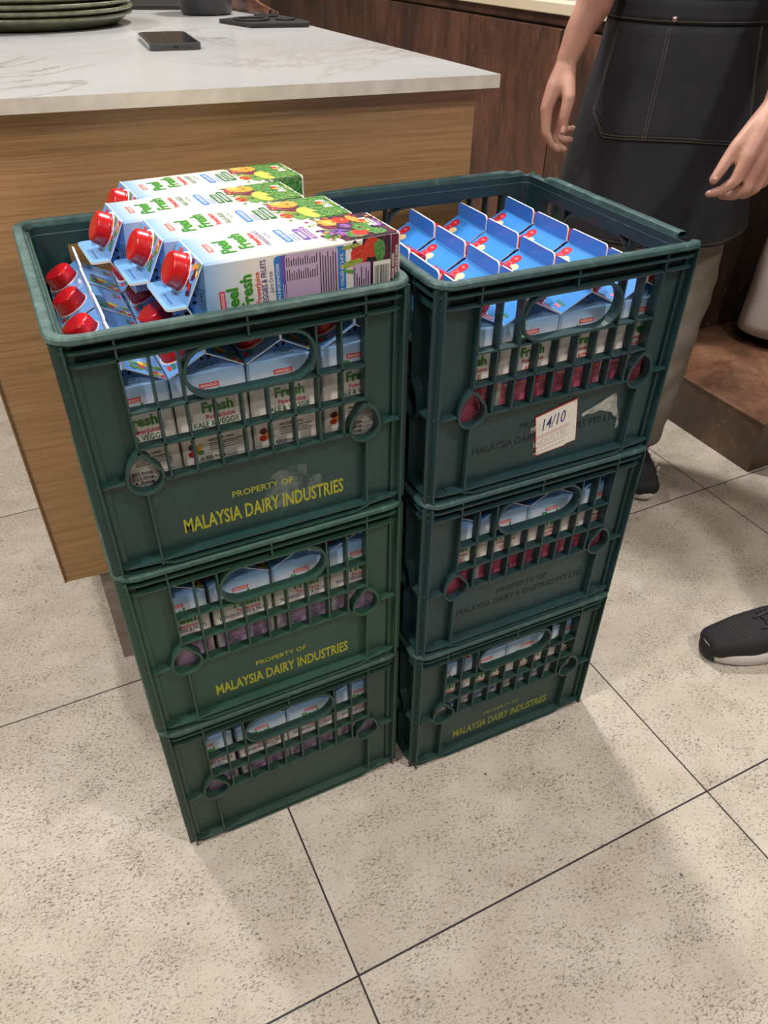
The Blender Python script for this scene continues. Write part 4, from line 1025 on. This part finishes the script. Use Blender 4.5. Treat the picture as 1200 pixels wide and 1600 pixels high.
# dark short sleeved shirt
sh = []
for a in (-0.055, 0.055):
    sh += seg([P(a*0.8, 0, 0.97), P(a*0.8, 0.005, 1.05), P(a*1.2, 0.0, 1.26), P(a*1.3, -0.01, 1.35)], [0.086, 0.088, 0.105, 0.085])
sh += [(P(-0.15, -0.01, 1.37), P(0.15, -0.01, 1.37), 0.062, 0.062), (R_sh, (1.003, 0.632, 1.14), 0.064, 0.060), (L_sh, (1.268, 0.372, 1.16), 0.064, 0.060)]
put(remesh_capsules(sh, 0.008, 4, 0.006, 9), 'shirt', pa, MATS['dark_shirt'])
# beige trousers
tr = []
for hip, kn, an, k2 in (((1.205, 0.530, 0.86), (1.236, 0.500, 0.50), (1.228, 0.503, 0.12), 1), ((1.118, 0.596, 0.86), (1.092, 0.612, 0.50), (1.09, 0.63, 0.12), 0)):
    h_, k_, a_ = Vector(hip), Vector(kn), Vector(an); mid = k_.lerp(a_, 0.5)
    tr += seg([h_, k_, mid, a_], [0.080, 0.072, 0.066, 0.058])
tr += [((1.200, 0.532, 0.91), (1.122, 0.592, 0.91), 0.080, 0.080)]
put(remesh_capsules(tr, 0.006, 3, 0.014, 9.5, 3.3), 'trousers', pa, MATS['beige_twill'])

# apron: a shaped cloth wrapped round the front
S_ = Vector((-0.8, 0.6, 0)); F_ = Vector((-0.6, -0.8, 0))
def ap_dims(z):
    prof = [(0.555, 0.192, 0.150), (0.62, 0.186, 0.147), (0.70, 0.172, 0.143), (0.80, 0.158, 0.136), (0.89, 0.142, 0.128), (0.96, 0.134, 0.120), (1.10, 0.128, 0.112), (1.30, 0.10, 0.112)]
    for (z0, a0, b0), (z1, a1_, b1) in zip(prof, prof[1:]):
        if z <= z1: f = max(0, (z-z0)/(z1-z0)); return a0+(a1_-a0)*f, b0+(b1-b0)*f
    return prof[-1][1:]
def apt(phi, z, e=0.0):
    """point of the apron surface; phi in radians from the middle, positive to the person's right"""
    a, b = ap_dims(z); fold = 0.006*noise.noise(Vector((phi*2.2, z*3.0, 1.7))) + 0.008*max(0, 0.75-z)/0.2*math.sin(phi*4.0+0.6)
    p = AC + S_*((a+fold+e)*math.sin(phi)) + F_*((b+fold+e)*math.cos(phi)); p.z = z; return p
def sheet(phi0, phi1, zf0, zf1, nu, nv, e, m, name, parent, thick=0.0016):
    mb = MB(); rows = []
    for j_ in range(nv+1):
        row = []
        for i_ in range(nu+1):
            ph_ = phi0 + (phi1-phi0)*i_/nu; z0 = zf0(ph_); z1 = zf1(ph_); row.append(apt(ph_, z0 + (z1-z0)*j_/nv, e))
        rows.append(row)
    mb.loops(rows, m, closed=False, smooth=True)
    o = mb.build(name); o.parent = parent; o.matrix_parent_inverse = Matrix.Translation(-pa.location)
    sd = o.modifiers.new('solid', 'SOLIDIFY'); sd.thickness = thick; sd.offset = 0; return o
MA = MATS['apron_black']
hem = lambda ph_: 0.588 + 0.035*max(0, -ph_-0.75)**1.0 + 0.01*max(0, ph_-0.9)
skirt = sheet(-1.85, 1.75, hem, lambda p: 0.955, 64, 34, 0.0, MA, 'apron', pa)
sheet(-1.0, 1.0, lambda p: 0.955, lambda p: 1.29, 36, 16, 0.0015, MA, 'apron_bib', pa)
band = sheet(-1.85, 1.75, lambda p: 0.940, lambda p: 0.972, 60, 3, 0.0035, MA, 'waistband', pa)
def sphi(s, z): a = ap_dims(z)[0]; return math.asin(max(-1, min(1, s/a)))
PKL, PKR = 1.10, -0.93
def pk_bot(ph_):
    z = 0.764 + 0.004*math.cos(ph_*3)
    if ph_ > 0.80: z += (ph_-0.80)*0.13
    if ph_ < -0.74: z += (-0.74-ph_)*0.15
    return z
pk = sheet(PKR, PKL, pk_bot, lambda p: 0.936, 44, 14, 0.0022, MA, 'pocket', pa)
# tan stitching on the pocket, seam and hem
mb = MB(); TT = MATS['thread_tan']
def stitch(pts, r=0.00028):
    for i_ in range(0, len(pts)-1, 1): mb.tube([pts[i_], pts[i_].lerp(pts[i_+1], 0.82)], r, TT, 4, cap=False)
def along(f, n): return [f(i_/n) for i_ in range(n+1)]
for off_ in (0.0, 0.0045):
    stitch(along(lambda q: apt(PKR+0.02+(PKL-PKR-0.04)*q, pk_bot(PKR+0.02+(PKL-PKR-0.04)*q)+0.0025+off_, 0.0036), 90))
    stitch(along(lambda q: apt(PKL-0.02-off_*7, pk_bot(PKL)+0.0025+(0.934-pk_bot(PKL))*q, 0.0036), 40))
    stitch(along(lambda q: apt(PKR+0.02+off_*7, pk_bot(PKR)+0.0025+(0.934-pk_bot(PKR))*q, 0.0036), 40))
    stitch(along(lambda q: apt(sphi(0.042, 0.85)+off_*7, 0.768+0.166*q, 0.0036), 40))
stitch(along(lambda q: apt(-1.8+3.5*q, hem(-1.8+3.5*q)+0.006, 0.0012), 150))
stitch(along(lambda q: apt(-1.8+3.5*q, 0.943, 0.0048), 150))
for ph_ in (0.55, -0.02, -0.6): stitch(along(lambda q: apt(ph_, 0.975+0.2*q, 0.0028), 40))
st_ = mb.build('stitching', skirt); st_.matrix_parent_inverse = Matrix.Identity(4)
st_.parent = skirt
mb = MB(); mb.lathe([(0.0, 0.0035), (0.003, 0.003), (0.0047, 0.001), (0.0047, 0.0)], MATS['rivet_metal'], 20)
rv = mb.build('rivet'); rv.parent = pk; rv.rotation_mode = 'QUATERNION'; rv.rotation_quaternion = F_.to_track_quat('Z', 'Y'); q_ = apt(sphi(0.036, 0.945), 0.946, 0.0042); rv.location = q_
# pk's own matrix carries -location through its parent inverse, so undo nothing: world = pa * inverse * local
# apron tie ring at the waist
mb = MB(); ring_c = apt(1.35, 0.965, 0.006)
mb.tube([ring_c + Vector((S_.x*0.012*math.cos(a), S_.y*0.012*math.cos(a), 0.010*math.sin(a))) for a in [2*PI*k/20 for k in range(21)]], 0.0013, MATS['rivet_metal'], 6)
o = mb.build('tie_ring'); o.parent = skirt

def shoe(parent, toe, heel, name, sole='shoe_sole', wid=0.047, sk=1.0, guard=True):
    """running shoe lying along heel->toe on the ground; parts: upper, sole, laces"""
    toe = Vector(toe); heel = Vector(heel); d_ = (toe-heel); Ln = d_.length; d_.normalize(); s = Vector((-d_.y, d_.x, 0)); z0 = toe.z
    def Q(f, a, z): return heel + d_*(Ln*f) + s*a + Vector((0, 0, z))
    outl = []
    for k in range(40):
        t_ = 2*PI*k/40; x = math.cos(t_); y = math.sin(t_)
        f = 0.5 + 0.5*x; wv = wid*(0.82 + 0.18*math.sin(min(1, max(0, f))*PI*0.9 - 0.6)) * (abs(y)**0.75)*(1 if y > 0 else -1)
        outl.append((f, wv))
    mb = MB()
    def lift(f): return 0.010*max(0, (f-0.72)/0.28)**2
    loops = []
    for z, sc, k3 in ((0.0, 0.90, 0), (0.004, 1.0, 0), (0.012*sk, 1.04, 0.2), (0.022*sk, 1.05, 1), (0.028*sk, 0.96, 1)):
        loops.append([Q(0.5+(f-0.5)*(0.97+0.03*sc), a*sc, z + lift(f) + (0.006*(1-f) if z > 0.01 else 0)) for f, a in outl])
    mb.loops(loops, MATS[sole], cap=True, smooth=True)
    so = mb.build('sole'); so.parent = parent; so.matrix_parent_inverse = Matrix.Translation(-parent.location)
    up = []
    for k3 in range(-1, 2):
        a = k3*wid*0.36
        up += seg([Q(0.10, a*0.75, 0.050), Q(0.30, a, 0.052), Q(0.52, a*1.1, 0.048), Q(0.72, a*1.2, 0.038), Q(0.925, a*0.75, 0.033)], [0.026, 0.027, 0.026, 0.024, 0.0205])
    up += seg([Q(0.12, 0, 0.07), Q(0.20, 0, 0.095)], [0.034, 0.036]); up += seg([Q(0.24, 0, 0.085), Q(0.48, 0, 0.058)], [0.030, 0.026])
    u = put(remesh_capsules(up, 0.004, 4), name, parent, MATS['shoe_black'])
    mb = MB()
    from mathutils.bvhtree import BVHTree
    bv = BVHTree.FromPolygons([v.co for v in u.data.vertices], [tuple(p.vertices) for p in u.data.polygons])
    def top(f, a, e):
        h_ = bv.ray_cast(Q(f, a, 0.3), Vector((0, 0, -1)))
        return (h_[0] + h_[1]*e) if h_[0] else Q(f, a, 0.06)
    for k in range(5):
        f = 0.36 + 0.06*k
        for sg in (-1, 1): mb.tube([top(f + 0.016*sg*(q-3)/3, (q-3)*0.0072, 0.0015) for q in range(7)], 0.0022, MATS['lace_black'], 6)
    for sg in (-1, 1): mb.tube([top(0.34 + 0.045*q, sg*(0.022 - 0.0012*q), 0.0008) for q in range(8)], 0.0030, MATS['shoe_trim'], 6)
    vb = MB()
    for r_i in range(8):
        for c_i in range(9):
            f = 0.72 + 0.018*r_i; a = (c_i-4)*0.0062 + (0.0031 if r_i % 2 else 0)
            if ((f-0.78)/0.08)**2 + (a/0.026)**2 < 1: vb.tube([top(f, a, 0.0002), top(f+0.009, a+0.0012, 0.0002)], 0.0004, MATS['shoe_vent'], 4)
    vo_ = vb.build('mesh_vents'); vo_.parent = parent; vo_.matrix_parent_inverse = Matrix.Translation(-parent.location)
    gb = MB(); arc = [(-0.024 + 0.006*q) for q in range(9)]
    g = [[Q(1.0 + 0.006 - 0.16*(a/wid)**2 - bk, a, z) for a in arc] for z, bk in ((0.008, 0.0), (0.020, -0.012), (0.034, -0.006), (0.046, 0.040))]
    if guard:
        gb.loops(g, MATS['lace_black'], closed=False, smooth=True); go_ = gb.build('toe_guard'); go_.parent = parent; go_.matrix_parent_inverse = Matrix.Translation(-parent.location)
        sd = go_.modifiers.new('solid', 'SOLIDIFY'); sd.thickness = 0.002
    l = mb.build('laces'); l.parent = parent; l.matrix_parent_inverse = Matrix.Translation(-parent.location)
    return u, Q
u, Q = shoe(pa, (1.172, 0.375, 0), (1.262, 0.620, 0), 'shoe', sole='shoe_sole', sk=0.55, guard=False)
mb = MB()   # white lettered swoosh panel on the outer side
for k in range(6):
    f = 0.38 + 0.07*k; mb.tube([Q(f, 0.0455, 0.032), Q(f+0.03, 0.0445, 0.056)], 0.0028, MATS['shoe_white'], 6)
mb.tube([Q(0.34, 0.0465, 0.044), Q(0.55, 0.0490, 0.041), Q(0.76, 0.0460, 0.034)], 0.0026, MATS['shoe_white'], 6)
o = mb.build('side_stripes'); o.parent = pa; o.matrix_parent_inverse = Matrix.Translation(-pa.location)
shoe(pa, (1.02, 0.500, 0), (1.105, 0.74, 0), 'shoe', sk=0.55, guard=False)

# ---- second person on the step: pale trousers
pb = thing('person', 'person in pale grey trousers standing on the low step at the right edge', 'person', (1.93, 0.62, 0.141))
BC = Vector((1.95, 0.60, 0)); BF = Vector((0.8, -0.6, 0))
caps, P = body_core(BC, BF, 1.52, 1.02)
for a in (-1, 1):
    shd = P(a*0.18, -0.01, 1.50); caps += seg([shd, P(a*0.22, 0.0, 1.24), P(a*0.20, 0.10, 1.02)], [0.05, 0.04, 0.024])
    for q in range(4): caps += seg([P(a*0.20, 0.10, 1.02), P(a*(0.185+0.012*q), 0.14, 0.98), P(a*(0.18+0.012*q), 0.155, 0.93)], [0.022, 0.012, 0.007])
    caps += seg([P(a*0.20, 0.10, 1.02), P(a*0.165, 0.135, 0.985), P(a*0.16, 0.15, 0.955)], [0.02, 0.011, 0.008])
legsB = [((1.90, 0.655, 1.0), (1.86, 0.68, 0.62), (1.865, 0.70, 0.24)), ((2.03, 0.55, 1.0), (2.04, 0.54, 0.62), (2.05, 0.54, 0.24))]
for h_, k_, a_ in legsB: caps += seg([h_, k_, a_], [0.075, 0.048, 0.032])
put(remesh_capsules(caps, 0.0045, 3), 'body', pb, MATS['skin']); head_parts(P, pb, 1.52)
sh = []
for a in (-0.055, 0.055): sh += seg([P(a, 0, 1.0), P(a*0.9, 0.005, 1.17), P(a*1.25, 0, 1.40), P(a*1.3, -0.01, 1.49)], [0.092, 0.092, 0.108, 0.085])
sh += [(P(-0.15, -0.01, 1.51), P(0.15, -0.01, 1.51), 0.062, 0.062)] + [(P(a*0.18, -0.01, 1.50), P(a*0.215, 0, 1.28), 0.064, 0.058) for a in (-1, 1)]
put(remesh_capsules(sh, 0.009, 4, 0.006, 9), 'shirt', pb, MATS['dark_shirt'])
def open_leg(top, knee, hemc, rt, rk, rh, m, name, parent, seed):
    """trouser leg as an open tube with a turned hem"""
    mb = MB(); T, K, H = Vector(top), Vector(knee), Vector(hemc); loops = []; n = 40
    for i_ in range(31):
        f = i_/30; c_ = T.lerp(K, f*2) if f < 0.5 else K.lerp(H, f*2-1); r = rt+(rk-rt)*f*2 if f < 0.5 else rk+(rh-rk)*(f*2-1)
        loops.append([c_ + Vector((math.cos(2*PI*k/n), math.sin(2*PI*k/n), 0))*(r + 0.006*noise.noise(Vector((math.cos(2*PI*k/n)*1.4+seed, math.sin(2*PI*k/n)*1.4, f*7))) + (0.0016 if f > 0.93 else 0)) for k in range(n)])
    mb.loops(loops, m, smooth=True); o = mb.build(name); o.parent = parent; o.matrix_parent_inverse = Matrix.Translation(-parent.location)
    sd = o.modifiers.new('solid', 'SOLIDIFY'); sd.thickness = 0.0025; return o
open_leg((1.91, 0.65, 1.04), (1.862, 0.68, 0.62), (1.862, 0.70, 0.178), 0.105, 0.088, 0.088, MATS['pale_twill'], 'trouser_leg', pb, 1)
open_leg((2.03, 0.56, 1.04), (2.04, 0.545, 0.62), (2.05, 0.545, 0.178), 0.105, 0.085, 0.088, MATS['pale_twill'], 'trouser_leg', pb, 5)
def root_shoe(pr, toe, heel): return shoe(pr, toe, heel, 'shoe', sole='lace_black')
for toe, heel in (((1.95, 0.585, 0.1412), (1.82, 0.78, 0.1412)), ((2.15, 0.43, 0.1412), (2.01, 0.63, 0.1412))): root_shoe(pb, toe, heel)

# ---- third person at the right edge: black shoe and trouser
pc = thing('person', 'person in black trousers and a black running shoe with white sole, right edge', 'person', (1.28, -0.05, 0))
CC = Vector((1.345, -0.155, 0)); CF = Vector((-0.97, -0.1, 0)).normalized()
caps, P = body_core(CC, CF)
for a in (-1, 1):
    shd = P(a*0.18, -0.01, 1.36); caps += seg([shd, P(a*0.23, -0.03, 1.10), P(a*0.21, 0.03, 0.86)], [0.05, 0.04, 0.024])
    for q in range(4): caps += seg([P(a*0.21, 0.03, 0.86), P(a*(0.20+0.004*q), 0.03+0.018*q-0.03, 0.78), P(a*0.195, 0.035+0.016*q-0.03, 0.72)], [0.022, 0.011, 0.007])
    caps += seg([P(a*0.21, 0.03, 0.86), P(a*0.195, 0.07, 0.81), P(a*0.19, 0.08, 0.78)], [0.02, 0.011, 0.008])
for yy, xx in ((-0.09, 1.21), (-0.24, 1.36)): caps += seg([(1.335, -0.105 if yy > -0.2 else -0.205, 0.86), ((xx+1.335)/2+0.01, yy*0.6-0.062, 0.48), (xx-0.02, yy, 0.08)], [0.075, 0.048, 0.032])
put(remesh_capsules(caps, 0.0045, 3), 'body', pc, MATS['skin']); head_parts(P, pc)
sh = []
for a in (-0.055, 0.055): sh += seg([P(a, 0, 0.90), P(a*0.9, 0.005, 1.03), P(a*1.25, 0, 1.26), P(a*1.3, -0.01, 1.35)], [0.092, 0.092, 0.108, 0.085])
sh += [(P(-0.15, -0.01, 1.37), P(0.15, -0.01, 1.37), 0.062, 0.062)] + [(P(a*0.18, -0.01, 1.36), P(a*0.225, -0.02, 1.15), 0.064, 0.058) for a in (-1, 1)]
put(remesh_capsules(sh, 0.009, 4, 0.006, 9), 'shirt', pc, MATS['dark_shirt'])
tr = []
for yy, xx in ((-0.09, 1.20), (-0.24, 1.36)): tr += seg([Vector((1.335, -0.105 if yy > -0.2 else -0.205, 0.86)), Vector(((xx+1.335)/2+0.01, yy*0.6-0.062, 0.48)), Vector((xx-0.025, yy, 0.13))], [0.086, 0.066, 0.052])
tr += [((1.34, -0.11, 0.91), (1.34, -0.20, 0.91), 0.086, 0.086)]
put(remesh_capsules(tr, 0.006, 4, 0.006, 8), 'trousers', pc, MATS['black_cloth'])
for toe, heel in (((0.944, -0.036, 0), (1.215, -0.100, 0)), ((1.10, -0.25, 0), (1.37, -0.26, 0))): shoe(pc, toe, heel, 'shoe')
